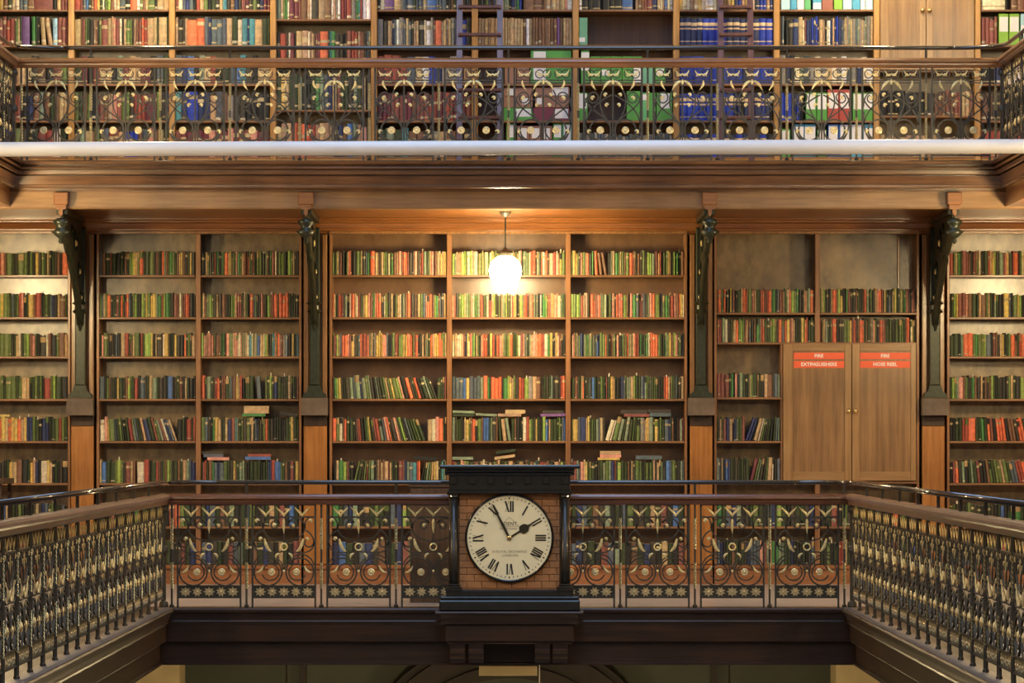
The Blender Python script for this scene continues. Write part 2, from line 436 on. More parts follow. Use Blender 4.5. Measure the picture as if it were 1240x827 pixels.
t = bookcase('brown bookcase holding the fire cupboard below two short shelves', [LOWC['G'], LOWC['H']], 'back', [R_G, R_G], True)
part('shelf', MB().bbox(bx(868) + .0005, bx(1110) - .0005, YB + .006, YB + DEP - .001, bz(414.5) - .021, bz(414.5), .003), M['shelf'], t)
part('shelf', MB().bbox(bx(945.5), bx(1110) - .0005, YB + .006, YB + DEP - .001, bz(583) - .021, bz(583), .003), M['shelf'], t)
for py in R_N:
    part('shelf', MB().bbox(bx(868) + .0005, bx(945.5), YB + .006, YB + DEP - .001, bz(py) - .021, bz(py), .003), M['shelf'], t)
part('upright', MB().bbox(bx(945.5), bx(948), YB + .002, YB + DEP, bz(583), bz(414.5) - .021), M['case'], t)
part('support_strip', MB().bbox(bx(1090.5), bx(1093.5), YB + DEP - .03, YB + DEP - .001, bz(378), 3.40), M['pil'], t)
bookcase('wide brown bookcase cut off by the edge of view beyond the last bracket', [LOWC['I']], 'back')

# cupboard for the fire gear
def knob(px, py, y, parent, r=.024):
    mb = MB().lathe((WX(px, y), y, WZ(py, y)), 'y', [(r * .45, 0), (r * .45, -.012), (r * .9, -.018), (r, -.028), (r * .7, -.038), (.001, -.042)], 10)
    return part('knob', mb, M['brass'], parent, True)
def text_mesh(txt, size, mat, extrude=.0012, sx=1.0, bold=0.0):
    cu = bpy.data.curves.new('lettering', 'FONT'); cu.body = txt; cu.size = size; cu.align_x = 'CENTER'; cu.align_y = 'CENTER'
    cu.extrude = extrude; cu.resolution_u = 2; cu.offset = bold
    o = bpy.data.objects.new('tmp_text', cu); COL.objects.link(o)
    dg = bpy.context.evaluated_depsgraph_get()
    me = bpy.data.meshes.new_from_object(o.evaluated_get(dg))
    bpy.data.objects.remove(o)
    for v in me.vertices: v.co.x *= sx
    me.materials.clear(); me.materials.append(mat)
    return me
cup = thing('cupboard', 'oak double-door cupboard with red fire signs built into the bookcase', 'cupboard', (bx(1029), YB + .1, bz(583)))
YD = YB - .022
part('carcass', MB().box(bx(948.5), bx(1109.5), YB + .012, YB + DEP - .004, bz(583) + .002, bz(414.5) - .024), M['oak'], cup)
def door(px0, px1, pin0, pin1, py0, py1, pj0, pj1, yd, parent, knob_px, knob_py, signs=None):
    d = part('door', MB().box(WX(px0, yd), WX(px1, yd), yd + .017, yd + .024, WZ(py1, yd), WZ(py0, yd)), M['oak_panel'], parent)
    X = lambda p: WX(p, yd); Z = lambda p: WZ(p, yd)
    part('stile', MB().bbox(X(px0), X(pin0), yd, yd + .017, Z(py1), Z(py0), .003), M['oak'], d)
    part('stile', MB().bbox(X(pin1), X(px1), yd, yd + .017, Z(py1), Z(py0), .003), M['oak'], d)
    part('rail', MB().bbox(X(pin0), X(pin1), yd, yd + .017, Z(pj0), Z(py0), .003), M['oak_x'], d)
    part('rail', MB().bbox(X(pin0), X(pin1), yd, yd + .017, Z(py1), Z(pj1), .003), M['oak_x'], d)
    w3 = (pin1 - pin0) / 3
    for k in range(3):
        part('panel_board', MB().bbox(X(pin0 + k * w3), X(pin0 + (k + 1) * w3), yd + .013, yd + .017, Z(pj1), Z(pj0), .0008), M['oak_panel'], d)
    knob(knob_px, knob_py, yd, d)
    for (a, b, c, e, txt) in signs or ():
        part('sign', MB().box(X(a), X(b), yd + .010, yd + .013, Z(e), Z(c)), M['red'], d)
        me = text_mesh(txt, .048, M['white'], .0006, 1.0, .0012)
        o = put('lettering', me, d, Vector((X((a + b) / 2), yd + .0095, Z((c + e) / 2))) - WL[d], rot=(math.pi / 2, 0, 0))
    return d
door(948.5, 1031, 960, 1023, 416.5, 582, 425, 571, YD, cup, 1027.5, 497.5, [(961, 1022.5, 427, 435, 'FIRE'), (961, 1022.5, 437, 445.5, 'EXTINGUISHERS')])
door(1032, 1109.5, 1041, 1103, 416.5, 582, 425, 571, YD, cup, 1036, 497.5, [(1041.5, 1102.5, 427, 435, 'FIRE'), (1041.5, 1102.5, 437, 445.5, 'HOSE REEL')])

# ------------------------------------------------------------------ pilasters and iron brackets
PIL = [(83, 117, 'second'), (364.5, 399.5, 'b'), (832, 866, 'c'), (1113, 1147, 'd')]
PLAB = ['first', 'second', 'third', 'fourth']
def pilaster(k, p0, p1):
    x0, x1 = bx(p0) + .027, bx(p1) - .027; xc = (x0 + x1) / 2
    t = thing('pilaster', PLAB[k] + ' wooden pilaster from the left, with an orange-brown lower panel', 'pilaster', (xc, YB, 0), 'pilasters between the bookcases')
    part('core', MB().box(x0, x1, YB + .03, YB + DEP, 0, 3.40), M['pil'], t)
    fw = .05
    for a, b in ((x0, x0 + fw), (x1 - fw, x1)):
        part('side_strip', MB().bbox(a, b, YB - .02, YB + .03, bz(495), 3.40, .008), M['frame'], t)
    part('lower_panel', MB().bbox(x0, x1, YB - .03, YB + .03, .19, bz(516), .006), M['pil'], t)
    mb = MB(); mb.prism_x([(YB + .03, 0), (YB - .05, 0), (YB - .05, .145), (YB - .075, .15), (YB - .075, .165), (YB - .05, .172), (YB - .01, .19), (YB + .03, .19)], x0, x1)
    part('plinth', mb, M['base'], t)
    # block that carries the iron foot, over a dark strip put in for the shade below it
    cx = [98.5, 381.5, 848.5, 1131][k]; hw = bx(cx + 16) - bx(cx)
    a, b = bx(cx) - hw, bx(cx) + hw
    zt, zb, zu = bz(482), bz(503), bz(516)
    yf = YB - .15
    mb = MB(); mb.prism_x([(YB - .022, zb), (yf, zb), (yf, zt - .012), (yf + .012, zt), (YB - .022, zt)], a, b)
    part('corbel_block', mb, M['stone'], t)
    part('shade_neck', MB().bbox(x0, x1, YB - .022, YB + .03, zu + .0005, zb + .05, .004), M['neck_shade'], t)
    return bx(cx), zt
def bracket(k, xc, zt):
    t = thing('iron_bracket', PLAB[k] + ' dark green iron bracket from the left under the upper gallery', 'bracket', (xc, YB - .1, zt), 'iron brackets under the upper gallery')
    sg = M['giron']
    ys = YB - .08
    hw = .05
    mb = MB(); mb.bbox(xc - hw, xc + hw, ys - .03, YB - .022, zt + .12, 3.46, .01); part('stem', mb, sg, t)
    mb = MB(); mb.prism([(xc - .115, zt), (xc + .115, zt), (xc + .11, zt + .035), (xc + .075, zt + .06), (xc + .055, zt + .12), (xc - .055, zt + .12), (xc - .075, zt + .06), (xc - .11, zt + .035)], ys - .05, YB - .022)
    part('foot', mb, sg, t)
    # curved spandrel: from low on the stem out to the fascia
    yt, z_hi, z_lo = YF - .02, 3.50, 2.52
    N = 14; curve = []
    for i in range(N + 1):
        a = i / N * math.pi / 2
        f = i / N; curve.append((ys - .03 - (ys - .03 - yt) * f ** 1.3, z_lo + (z_hi - .09 - z_lo) * f ** .9))
    pl = MB(); n = len(curve)
    poly = curve + [(yt, z_hi), (ys, z_hi), (ys, z_lo)]
    pl.prism_x(poly, xc - .014, xc + .014); part('web', pl, sg, t)
    mb = MB(); mb.tube([(xc, y, z) for y, z in curve], .034, 6); part('curved_rib', mb, sg, t, True)
    part('top_bar', MB().box(xc - .05, xc + .05, yt, ys, z_hi, z_hi + .046), sg, t)
    for s in (-1, 1):       # relief scrolls on both faces of the web
        for (cy, cz, r) in ((4.55, 3.28, .15), (4.86, 3.02, .11), (4.28, 3.38, .08), (4.98, 2.78, .07)):
            mb = MB().tube([(xc + s * .02, cy + r * (1 - .12 * j / 4) * math.cos(j * .5), cz + r * (1 - .05 * j) * math.sin(j * .5)) for j in range(16)], .012, 4)
            part('scroll', mb, sg, t)
        for (cy, cz, r) in ((4.55, 3.28, .035), (4.86, 3.02, .028), (4.98, 2.78, .02)):
            mb = MB().lathe((xc + s * .018, cy, cz), 'x', [(r, 0), (r * .8, s * .014), (.001, s * .02)], 8)
            part('gilt_boss', mb, M['gilt'], t)
    # little collar and pendant where the spandrel meets the stem
    zc = bz(374)
    part('collar', MB().lathe((xc, ys - .05, zc), 'z', [(.05, -.05), (.075, -.03), (.05, -.01), (.05, .03), (.08, .05), (.05, .07)], 10), sg, t)
    part('pendant', MB().lathe((xc, ys - .045, zc - .22), 'z', [(.006, 0), (.022, .06), (.03, .15), (.045, .17)], 8), sg, t)
    # ornamental drop at the outer end
    xe, ye = xc, YF - .075
    part('end_drop', MB().lathe((xe, ye, 3.22), 'z', [(.004, 0), (.025, .02), (.016, .05), (.05, .075), (.09, .115), (.055, .135), (.045, .16), (.07, .19), (.075, .215), (.04, .24)], 10), sg, t, True)
    # wooden block on the fascia above
    t2 = thing('bracket_block', PLAB[k] + ' small wooden block from the left on the fascia above the brackets', 'block', (xc, YF - .03, 3.58), 'fascia blocks over the brackets')
    part('block', MB().bbox(xc - .066, xc + .066, YF - .11, YF - .0005, 3.585, 3.70, .006), M['soffit'], t2)
    mb = MB(); mb.prism([(xc - .05, 3.585), (xc + .05, 3.585), (xc + .05, 3.545), (xc + .018, 3.54), (xc + .018, 3.50), (xc, 3.475), (xc - .018, 3.50), (xc - .018, 3.54), (xc - .05, 3.545)], YF - .10, YF - .06)
    part('drop_tongue', mb, M['soffit'], t2)
for k, (a, b, _) in enumerate(PIL):
    xc_, zt_ = pilaster(k, a, b); bracket(k, xc_, zt_ + .0015)

# ------------------------------------------------------------------ upper bookcases
UPX = [86, 208.3, 330.8, 453, 575, 697, 819, 940.5, 1061.5, 1184]
UROW = [-33, 11.5, 54.5, 101.5, 146, 190]
UROW3 = [-33, 23, 78, 133, 190]
UROW9 = [85, 140, 190]
ub = thing('upper_bookcase', 'long golden oak bookcase run behind the upper gallery railing', 'bookcase', (0, YB + .1, ZU))
hw = .030
UC = {}
allx = [-60] + UPX + [1306]
ZTOP = 6.3
for k, px in enumerate(UPX):
    part('upright', MB().bbox(bx(px) - hw, bx(px) + hw, YB - .012, YB + DEP, ZU, ZTOP, .008), M['gold'], ub)
for k in range(len(allx) - 1):
    a, b = bx(allx[k]) + hw, bx(allx[k + 1]) - hw
    UC[k] = (a, b)
    rows = UROW3 if k == 3 else UROW9 if k == 9 else UROW
    for py in rows:
        part('shelf', MB().bbox(a + .0005, b - .0005, YB + .004, YB + DEP - .001, bz(py) - .02, bz(py), .003), M['shelf'], ub)
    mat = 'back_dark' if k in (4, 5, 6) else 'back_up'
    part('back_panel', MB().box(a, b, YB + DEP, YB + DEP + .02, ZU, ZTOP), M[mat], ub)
    part('plinth', MB().bbox(a, b, YB, YB + .02, ZU, bz(190) - .02, .004), M['gold'], ub)
cu2 = thing('cupboard', 'pale oak double-door cupboard in the upper gallery bookcase', 'cupboard', (bx(1122), YB + .1, bz(85)))
a, b = UC[9]
part('carcass', MB().box(a + .003, b - .003, YB + .012, YB + DEP - .004, bz(85) + .003, ZTOP - .02), M['oak'], cu2)
door(1066.3, 1121.2, 1076, 1113, -70, 84.5, -60, 70, YB - .022, cu2, 1117, 13)
door(1121.8, 1179.8, 1130, 1172, -70, 84.5, -60, 70, YB - .022, cu2, 1125.5, 13)

def ladder(p0, p1, pys, label):
    y0, y1 = 4.72, 5.06
    t = thing('library_ladder', label, 'ladder', (WX((p0 + p1) / 2, y0), y0, ZU), 'library ladders in the upper gallery')
    zt = 6.35
    for p in (p0 + 3.5, p1 - 3.5):
        x = WX(p, 4.95)
        mb = MB(); mb.add([(x - .028, y0, ZU), (x + .028, y0, ZU), (x + .028, y0 + .06, ZU), (x - .028, y0 + .06, ZU), (x - .028, y1, zt), (x + .028, y1, zt), (x + .028, y1 + .06, zt), (x - .028, y1 + .06, zt)],
                          [(0, 3, 2, 1), (4, 5, 6, 7), (0, 1, 5, 4), (1, 2, 6, 5), (2, 3, 7, 6), (3, 0, 4, 7)])
        part('stile', mb, M['ladder'], t)
    for py in pys:
        z = WZ(py, 4.9); y = y0 + (y1 - y0) * (z - ZU) / (zt - ZU)
        part('tread', MB().bbox(WX(p0 + 2, 4.95), WX(p1 - 2, 4.95), y - .035, y + .07, z - .018, z + .014, .006), M['ladder'], t)
RUNG = [-94, -60, -26, 7.5, 41.5, 75.5, 109.5, 143.5, 177]
ladder(553, 609, RUNG, 'dark reddish wooden ladder leaning on the shelves beside tan bound volumes')
ladder(869, 912, RUNG, 'dark brown wooden ladder leaning on the shelves of royal blue volumes')

ORD5 = ('nearest', 'next', 'middle', 'fourth', 'last')
# ------------------------------------------------------------------ pendant lamps
def pendant(x, y, zc, z_top, r, mat, label, group='globe pendant lamps', seg=28):
    t = thing('pendant_lamp', label, 'lamp', (x, y, zc - r), group)
    part('rod', MB().tube([(x, y, zc + r + .06), (x, y, z_top)], .009, 8), M['iron'], t)
    part('ceiling_rose', MB().lathe((x, y, z_top), 'z', [(.012, -.05), (.03, -.04), (.055, -.012), (.06, 0)], 14), M['iron'], t)
    part('gallery_cap', MB().lathe((x, y, zc + r - .012), 'z', [(.06, 0), (.055, .03), (.03, .05), (.015, .075)], 14), M['iron'], t)
    part('globe', MB().lathe((x, y, zc), 'z', sphere_prof(r, seg // 2), seg), mat, t, True)
pendant(-.024, 4.1, 2.996, ZS + .004, .152, M['globe'], 'glowing white globe lamp hanging before the three-column bookcase')
pendant(-5.07, 2.1, 2.996, ZS + .02, .152, M['globe_side'], 'globe lamp of the left side gallery')
pendant(5.2, 2.1, 2.996, ZS + .02, .152, M['globe_side'], 'globe lamp of the right side gallery')
pendant(-3.4, 3.9, 6.75, 7.9, .16, M['globe_up'], 'upper gallery globe lamp over the leftmost shelves')
pendant(3.6, 3.9, 6.75, 7.9, .16, M['globe_up'], 'upper gallery globe lamp over the oak cupboard')

for sd, nm in ((-1, 'left'), (1, 'right')):  # unseen lamps added to light the ground floor wall and hanging panel
    pendant(sd * 1.9, .9, -2.3, -.47, .15, M['globe_ground_fill'], 'added unseen ground floor fill lamp ' + nm + ' of the archway', seg=12)
for sd, nm in ((-1, 'left'), (1, 'right')):  # further unseen pair, added to brighten the clock and railings
    pendant(sd * 5.1, -3.4, 2.996, ZS + .02, .152, M['globe_side'], 'added unseen second fill lamp of the ' + nm + ' side gallery', seg=12)
for k in range(5):
    for sd, nm in ((-1, 'left'), (1, 'right')):
        pendant(sd * 5.3, -4.0 - 5.0 * k, 6.3, 7.9, .16, M['globe_hall'], ORD5[k] + ' upper globe lamp along the ' + nm + ' side of the hall', seg=12)

# tie bar across the hall
yt = -1.0
mb = MB(); z0, z1 = WZ(181, yt), WZ(177, yt)
mb.tube([(k * (XU + .02), yt, (z0 + z1) / 2 + k * (z1 - z0) / 2) for k in (-1, -.99, -.5, 0, .5, .99, 1)], .0585, 20); 
o = struct('trim_14', mb, M['pipe'], 'pale painted tie bar spanning the hall', True)

# ------------------------------------------------------------------ balustrades
def arc(cu, cv, r, a0, a1, n=12, r1=None):
    out = []
    for i in range(n + 1):
        f = i / n; a = math.radians(a0 + (a1 - a0) * f); rr = r + ((r1 if r1 is not None else r) - r) * f
        out.append((cu + rr * math.cos(a), cv + rr * math.sin(a)))
    return out
def bez(p0, p1, p2, p3, n=9):
    o = []
    for i in range(n + 1):
        t = i / n; u = 1 - t
        o.append(tuple(u ** 3 * p0[k] + 3 * u * u * t * p1[k] + 3 * u * t * t * p2[k] + t ** 3 * p3[k] for k in (0, 1)))
    return o
class Panel:
    """one cast panel: flat ironwork plus gilded pieces, drawn in its own plane (u across, v up, in panel units of S metres)"""
    def __init__(s, S): s.S = S; s.iron = MB(); s.pieces = []
    def P(s, pts): return [(u * s.S, 0, v * s.S) for u, v in pts]
    def bar(s, pts, r=.95, n=4): s.iron.tube(s.P(pts), r * 1.3 * s.S, n)
    def sym(s, pts, r=.95):
        s.bar(pts, r); s.bar([(-u, v) for u, v in pts], r)
    def rect(s, u0, u1, v0, v1, d=1.1): s.iron.box(u0 * s.S, u1 * s.S, -d * s.S, d * s.S, v0 * s.S, v1 * s.S)
    def leaf(s, name, pts, rmax, mat='gilt', both=True, tip=.25, flat=.35):
        for sg in ((1, -1) if both else (1,)):
            n = len(pts); rs = [max(tip, rmax * math.sin(math.pi * (.12 + .88 * i / (n - 1)))) * s.S for i in range(n)]
            mb = MB(); mb.tube([(sg * u * s.S, -.6 * s.S, v * s.S) for u, v in pts], rs, 6, flat=flat)
            s.pieces.append((name, mb, mat))
    def multi(s, name, curves, rmax, mat='gilt'):
        mb = MB()
        for pts in curves:
            n = len(pts); rs = [max(.25, rmax * math.sin(math.pi * (.12 + .8 * i / (n - 1)))) * s.S for i in range(n)]
            mb.tube([(u * s.S, -.6 * s.S, v * s.S) for u, v in pts], rs, 5, flat=.4)
        s.pieces.append((name, mb, mat))
    def disc(s, name, u, v, r, mat='rose', hole=False):
        S = s.S; mb = MB()
        if hole: mb.tube([(u * S + r * S * math.cos(a), -.6 * S, v * S + r * S * math.sin(a)) for a in [2 * math.pi * k / 14 for k in range(14)]], .95 * S, 6, True)
        else: mb.lathe((u * S, 0, v * S), 'y', [(r * S, .9 * S), (r * S, -.5 * S), (r * .8 * S, -1.1 * S), (r * .5 * S, -.9 * S), (r * .36 * S, -1.5 * S), (.001, -1.7 * S)], 12)
        s.pieces.append((name, mb, mat))
    def star(s, u, v, a, b, kind):
        S = s.S; n = 16; pts = []
        for k in range(n):
            an = 2 * math.pi * k / n + (0 if kind else math.pi / 8)
            f = 1.0 if k % 2 == 0 else .6
            pts.append(((u + a * f * math.cos(an)) * S, (v + b * f * math.sin(an)) * S))
        mb = MB().prism(pts, -.5 * S, .2 * S)
        mb.lathe((u * S, -.5 * S, v * S), 'y', [(1.3 * S, 0), (.9 * S, -.6 * S), (.001, -.8 * S)], 8)
        s.pieces.append(('star', mb, 'star'))
    def done(s):
        s.me = s.iron.mesh('panel_ironwork', mat=M['iron'])
        s.pm = [(n, mb.mesh(n, mat=M[m], smooth=False)) for n, mb, m in s.pieces]
        return s
    def place(s, parent, loc, rz):
        o = put('panel', s.me, parent, loc, rz)
        for n, me in s.pm: put(n, me, o)
        return o

def lower_panel():
    p = Panel(1 / 145.0)
    for u in (-38, 38): p.rect(u - 1.1, u + 1.1, 0, 125, 1.1)
    p.rect(-38, 38, 124, 126, 1); p.rect(-38, 38, 109, 111, .8)
    p.rect(-38, 38, 25.4, 27.4, 1); p.rect(-38, 38, 11.6, 13.6, 1); p.iron.box(-38 * p.S, 38 * p.S, 0, .7 * p.S, 12 * p.S, 27 * p.S)
    for b in (-22, 0, 22):          # forked leaves in the top band
        p.multi('gilt_fork', [bez((b, 110), (b - .6, 115), (b - 4, 115.5), (b - 9.3, 122)), bez((b, 110), (b + .6, 115), (b + 4, 115.5), (b + 9.3, 122))], 1.5)
    # lyre scrolls
    p.sym(arc(-10.8, 99.5, 2.4, 20, -330, 14, 6.6) + bez((-5.5, 103), (-8, 111), (-25, 111), (-25.3, 97)) + bez((-25.3, 97), (-25, 84), (-10, 82), (0, 80.5)))
    p.sym(bez((-37, 110), (-29, 112), (-24, 104), (-26, 96)))
    p.sym(bez((-26, 94), (-30, 92), (-36, 88), (-36.6, 78)) + arc(-29.5, 79.5, 7, 180, 400, 12, 3.8))
    p.sym(bez((-36.6, 80), (-36, 66), (-24, 66), (-14, 67.5)) + bez((-14, 67.5), (-8, 68), (-4, 66), (0, 70)))
    p.bar([(0, 108), (0, 78)], .8)
    # twin circles below with their rosettes
    p.sym(arc(-19.2, 43.5, 16.8, 0, 360, 24), 1.05)
    p.sym(arc(-16, 43.5, 10.6, 200, 520, 18, 9.4), .9)
    p.sym(bez((-36.5, 52), (-33, 64), (-20, 70), (-6, 58)), .9)
    p.sym(bez((-6, 58), (-2, 54), (-1, 50), (0, 45)), .9)
    p.leaf('gilt_leaf', bez((-23.4, 84), (-22, 76), (-20, 70), (-12.5, 66.5)), 2.3)
    p.leaf('gilt_leaf', bez((-5.5, 66), (-9.5, 65), (-10.5, 62), (-9.5, 58.5)), 1.7)
    p.leaf('gilt_leaf', bez((-25, 51), (-27, 44), (-31, 43), (-34, 43.2)), 1.7)
    p.disc('ring', 0, 73.8, 4.1, 'gilt', True)
    p.disc('rosette', -15, 43.3, 4.5); p.disc('rosette', 15, 43.3, 4.5)
    cur = []
    for sg in (-1, 1):
        cur += [[(sg * u, v) for u, v in arc(-32, 105, 2.2, 0, 270, 6, 1.2)], [(sg * u, v) for u, v in arc(-10.8, 99.6, 1.5, 0, 300, 6, .8)],
                [(sg * u, v) for u, v in arc(-28, 83.3, 1.6, 0, 300, 6, .8)]]
    cur += [[(0, 108), (0, 104), (0, 98), (0, 90)], [(0, 46.4), (0, 44.6), (0, 42.8)]]
    for cc in cur: p.multi('gilt_scroll_end', [cc], 1.9)
    for k, u in enumerate((-28.6, -14.3, 0, 14.3, 28.6)): p.star(u, 19.5, 7.2 if k % 2 == 0 else 6.2, 6.2, k % 2 == 0)
    return p.done()

def upper_panel():
    p = Panel(1 / 130.7)
    for u in (-35, 35): p.rect(u - 1.2, u + 1.2, 0, 114, 1.1)
    p.rect(-35, 35, 113, 115, 1); p.rect(-35, 35, 97, 98.6, .8); p.rect(-35, 35, 94, 95.4, .8)
    p.rect(-35, 35, 19, 21, 1); p.rect(-35, 35, 6, 8, 1)
    for b in (-23, 0, 23):
        p.bar(arc(b - 4.4, 105.5, 5, 0, 360, 12), .7); p.bar(arc(b + 4.4, 105.5, 5, 0, 360, 12), .7)
        p.multi('gilt_bow', [bez((b, 106), (b - 2, 103), (b - 5, 103), (b - 8, 110)), bez((b, 106), (b + 2, 103), (b + 5, 103), (b + 8, 110)),
                             bez((b - 6.4, 102.5), (b - 4, 106.5), (b - 3, 105), (b - 2, 103)), bez((b + 6.4, 102.5), (b + 4, 106.5), (b + 3, 105), (b + 2, 103))], 1.45)
    p.bar([(0, 97), (0, 8)], 1.1); p.sym([(-3, 50), (-3, 20)], .8)
    p.sym(bez((-33.5, 66), (-34, 84), (-20, 88), (-17.5, 78)) + arc(-24.3, 76, 6.6, 10, -250, 12, 4), .85)
    p.sym(bez((-33.5, 76), (-30, 62), (-10, 56), (-3, 44)), .95)
    p.sym(bez((-2, 80), (-14, 74), (-32, 62), (-33, 44)), .95)
    p.sym(bez((-12, 86), (-20, 74), (-14, 56), (-4, 46)), .9)
    p.sym(bez((-33, 60), (-35, 40), (-30, 26), (-20, 21)), .95)
    p.sym(arc(-15.2, 37.5, 12.8, 0, 360, 22), 1.05)
    p.sym(bez((-30, 34), (-27, 26), (-20, 24), (-14, 24.6)), .8)
    p.leaf('gilt_leaf', bez((-1.6, 97), (-6, 96), (-10, 92), (-12.5, 85)), 2.0)
    p.leaf('gilt_leaf', bez((-25, 98), (-26.5, 92), (-24, 91), (-20.5, 85.5)), 1.6)
    p.leaf('finial', [(0, 99), (0, 96), (0, 93), (0, 90)], 1.9, both=False)
    p.disc('rosette', -15.2, 37.3, 4.6); p.disc('rosette', 15.2, 37.3, 4.6)
    cur = []
    for sg in (-1, 1):
        for (u, v, r) in ((-24, 76, 2.2), (-7, 67.4, 1.9), (-8.6, 80, 1.8), (-28.6, 35.3, 2.3)):
            cur.append([(sg * a, b) for a, b in arc(u, v, r, 20, 290, 6, r * .5)])
    for cc in cur: p.multi('gilt_scroll_end', [cc], 1.9)
    return p.done()
LP, UP = lower_panel(), upper_panel()

def twist_mesh(h, r, bands):
    """square baluster; the gilded bands are twisted"""
    ir = MB(); ir.tube([(0, 0, 0), (0, 0, h)], r, 4)
    ir.lathe((0, 0, 0), 'z', [(r * 1.7, 0), (r * 1.7, .02), (r * 1.1, .03)], 4)
    tw = []
    for (z0, z1) in bands:
        n = 26; vs = []; fs = []
        for i in range(n + 1):
            a0 = i * .55
            for k in range(4):
                a = a0 + k * math.pi / 2
                vs.append((r * 1.12 * math.cos(a), r * 1.12 * math.sin(a), z0 + (z1 - z0) * i / n))
        for i in range(n):
            for k in range(4): fs.append((i * 4 + k, i * 4 + (k + 1) % 4, i * 4 + 4 + (k + 1) % 4, i * 4 + 4 + k))
        tw.append(MB().add(vs, fs))
    return ir.mesh('post', mat=M['iron']), [m.mesh('gilt_twist', mat=M['gilt']) for m in tw]
s_ = 1 / 145.0
LPOST = twist_mesh(.885, .0115, [(.16, .38), (.49, .75)])
UPOST = twist_mesh(.885, .0115, [(.16, .40), (.47, .72)])
def post(kit, parent, loc):
    o = put('post', kit[0], parent, loc)
    for me in kit[1]: put('gilt_twist', me, o)
    return o
def corner_post(parent, loc, h):
    mb = MB(); mb.tube([(0, 0, 0), (0, 0, h)], .02, 8)
    for z in (.0, .46, h - .062): mb.lathe((0, 0, z), 'z', [(.036, 0), (.04, .02), (.034, .05), (.022, .06)], 8)
    me = CP.get('m') or CP.setdefault('m', mb.mesh('corner_post', mat=M['iron'], smooth=False))
    put('corner_post', me, parent, loc)
CP = {}
# handrail section: moulded timber, about 9 cm deep
def rail_prof(z):      # z = top
    return [(-.055, z - .02), (-.045, z - .005), (-.02, z), (.02, z), (.045, z - .005), (.06, z - .022), (.062, z - .04), (.045, z - .055), (.045, z - .066), (.034, z - .09), (-.034, z - .09), (-.045, z - .066), (-.045, z - .055), (-.057, z - .04)]
def rounded(x, y_end, y0, rad, n=8, x_end=0.0):
    """tube path: along the side, round the corner, along the front"""
    s = 1 if x > 0 else -1
    pts = [(x, y_end)] + [(x, y0 - rad)]
    for i in range(1, n):
        a = math.pi / 2 * i / n
        pts.append((x - s * rad * (1 - math.cos(a)), y0 - rad + rad * math.sin(a)))
    return pts + [(x - s * rad, y0), (x - s * (rad + .05), y0)]

def balustrade(level):
    low = level == 'lower'
    x, y, zf = (XL, 0.0, 0.0) if low else (XU, YU, ZU)
    zr = zf + (.952 if low else .955)
    zt = (WZ(584, 0) if low else WZ(58, YU))
    panel, kit = (LP, LPOST) if low else (UP, UPOST)
    pitch = 90.5 / 145 if low else 84.3 / 130.7
    # front
    t = thing('balustrade', ('iron and gilt balustrade running behind the clock, lower gallery front' if low else 'iron and gilt balustrade along the upper gallery front'), 'balustrade', (0, y, zf), 'gallery balustrades')
    part('handrail', MB().sweep([(x, y), (-x, y)], rail_prof(zr), d0=(0, 1), d1=(0, -1)), M['rail' if low else 'rail_up'], t)
    px0, n = (208.0, 10) if low else (25.6, 15)
    sc = 145 if low else 130.7
    first = (px0 - CX) / sc
    for k in range(n):
        xx = first + k * pitch
        post(kit, t, (xx, 0, 0))
        if k < n - 1: panel.place(t, (xx + pitch / 2, 0, 0), 0)
    rad = .42
    part('guard_rail', MB().tube([(k * (x - rad - .0512), y, zt) for k in (-1, -.99, -.5, 0, .5, .99, 1)], .0195, 10), M['tube'], t, True)
    for k in range(1, n, 2):
        xx = first + k * pitch
        part('guard_post', MB().tube([(xx, y, zr - .004), (xx, y, zt - .015)], .012, 8), M['iron'], t)
    # sides
    for s in (-1, 1):
        lab = ('iron and gilt side balustrade of the lower gallery, %s of the clock' if low else 'iron and gilt side balustrade of the upper gallery at the %s edge') % ('left' if s < 0 else 'right')
        ye = -12.6 if low else -2.4
        t = thing('balustrade', lab, 'balustrade', (s * x, (ye + y) / 2, zf), 'gallery balustrades')
        base = WL[t]
        if s < 0: mb = MB().sweep([(-x, y - .002), (-x, ye)], rail_prof(zr), d0=(-1, 0))
        else: mb = MB().sweep([(x, ye), (x, y - .002)], rail_prof(zr), d1=(-1, 0))
        part('handrail', mb, M['rail_y'], t)
        corner_post(t, Vector((s * x, y - .0, zf)) - base, zr - zf - .094)
        yy = y - .07; k = 0
        while yy - pitch > ye:
            panel.place(t, Vector((s * x, yy - pitch / 2, zf)) - base, -s * math.pi / 2)
            post(kit, t, Vector((s * x, yy - pitch, zf)) - base)
            if k % 2: part('guard_post', MB().tube([(s * x, yy - pitch, zr - .004), (s * x, yy - pitch, zt - .015)], .012, 8), M['iron'], t)
            yy -= pitch; k += 1
        pts = rounded(s * x, ye, y, rad)
        part('guard_rail', MB().tube([(a, b, zt) for a, b in pts], .0195, 10), M['tube'], t, True)
balustrade('lower'); balustrade('upper')

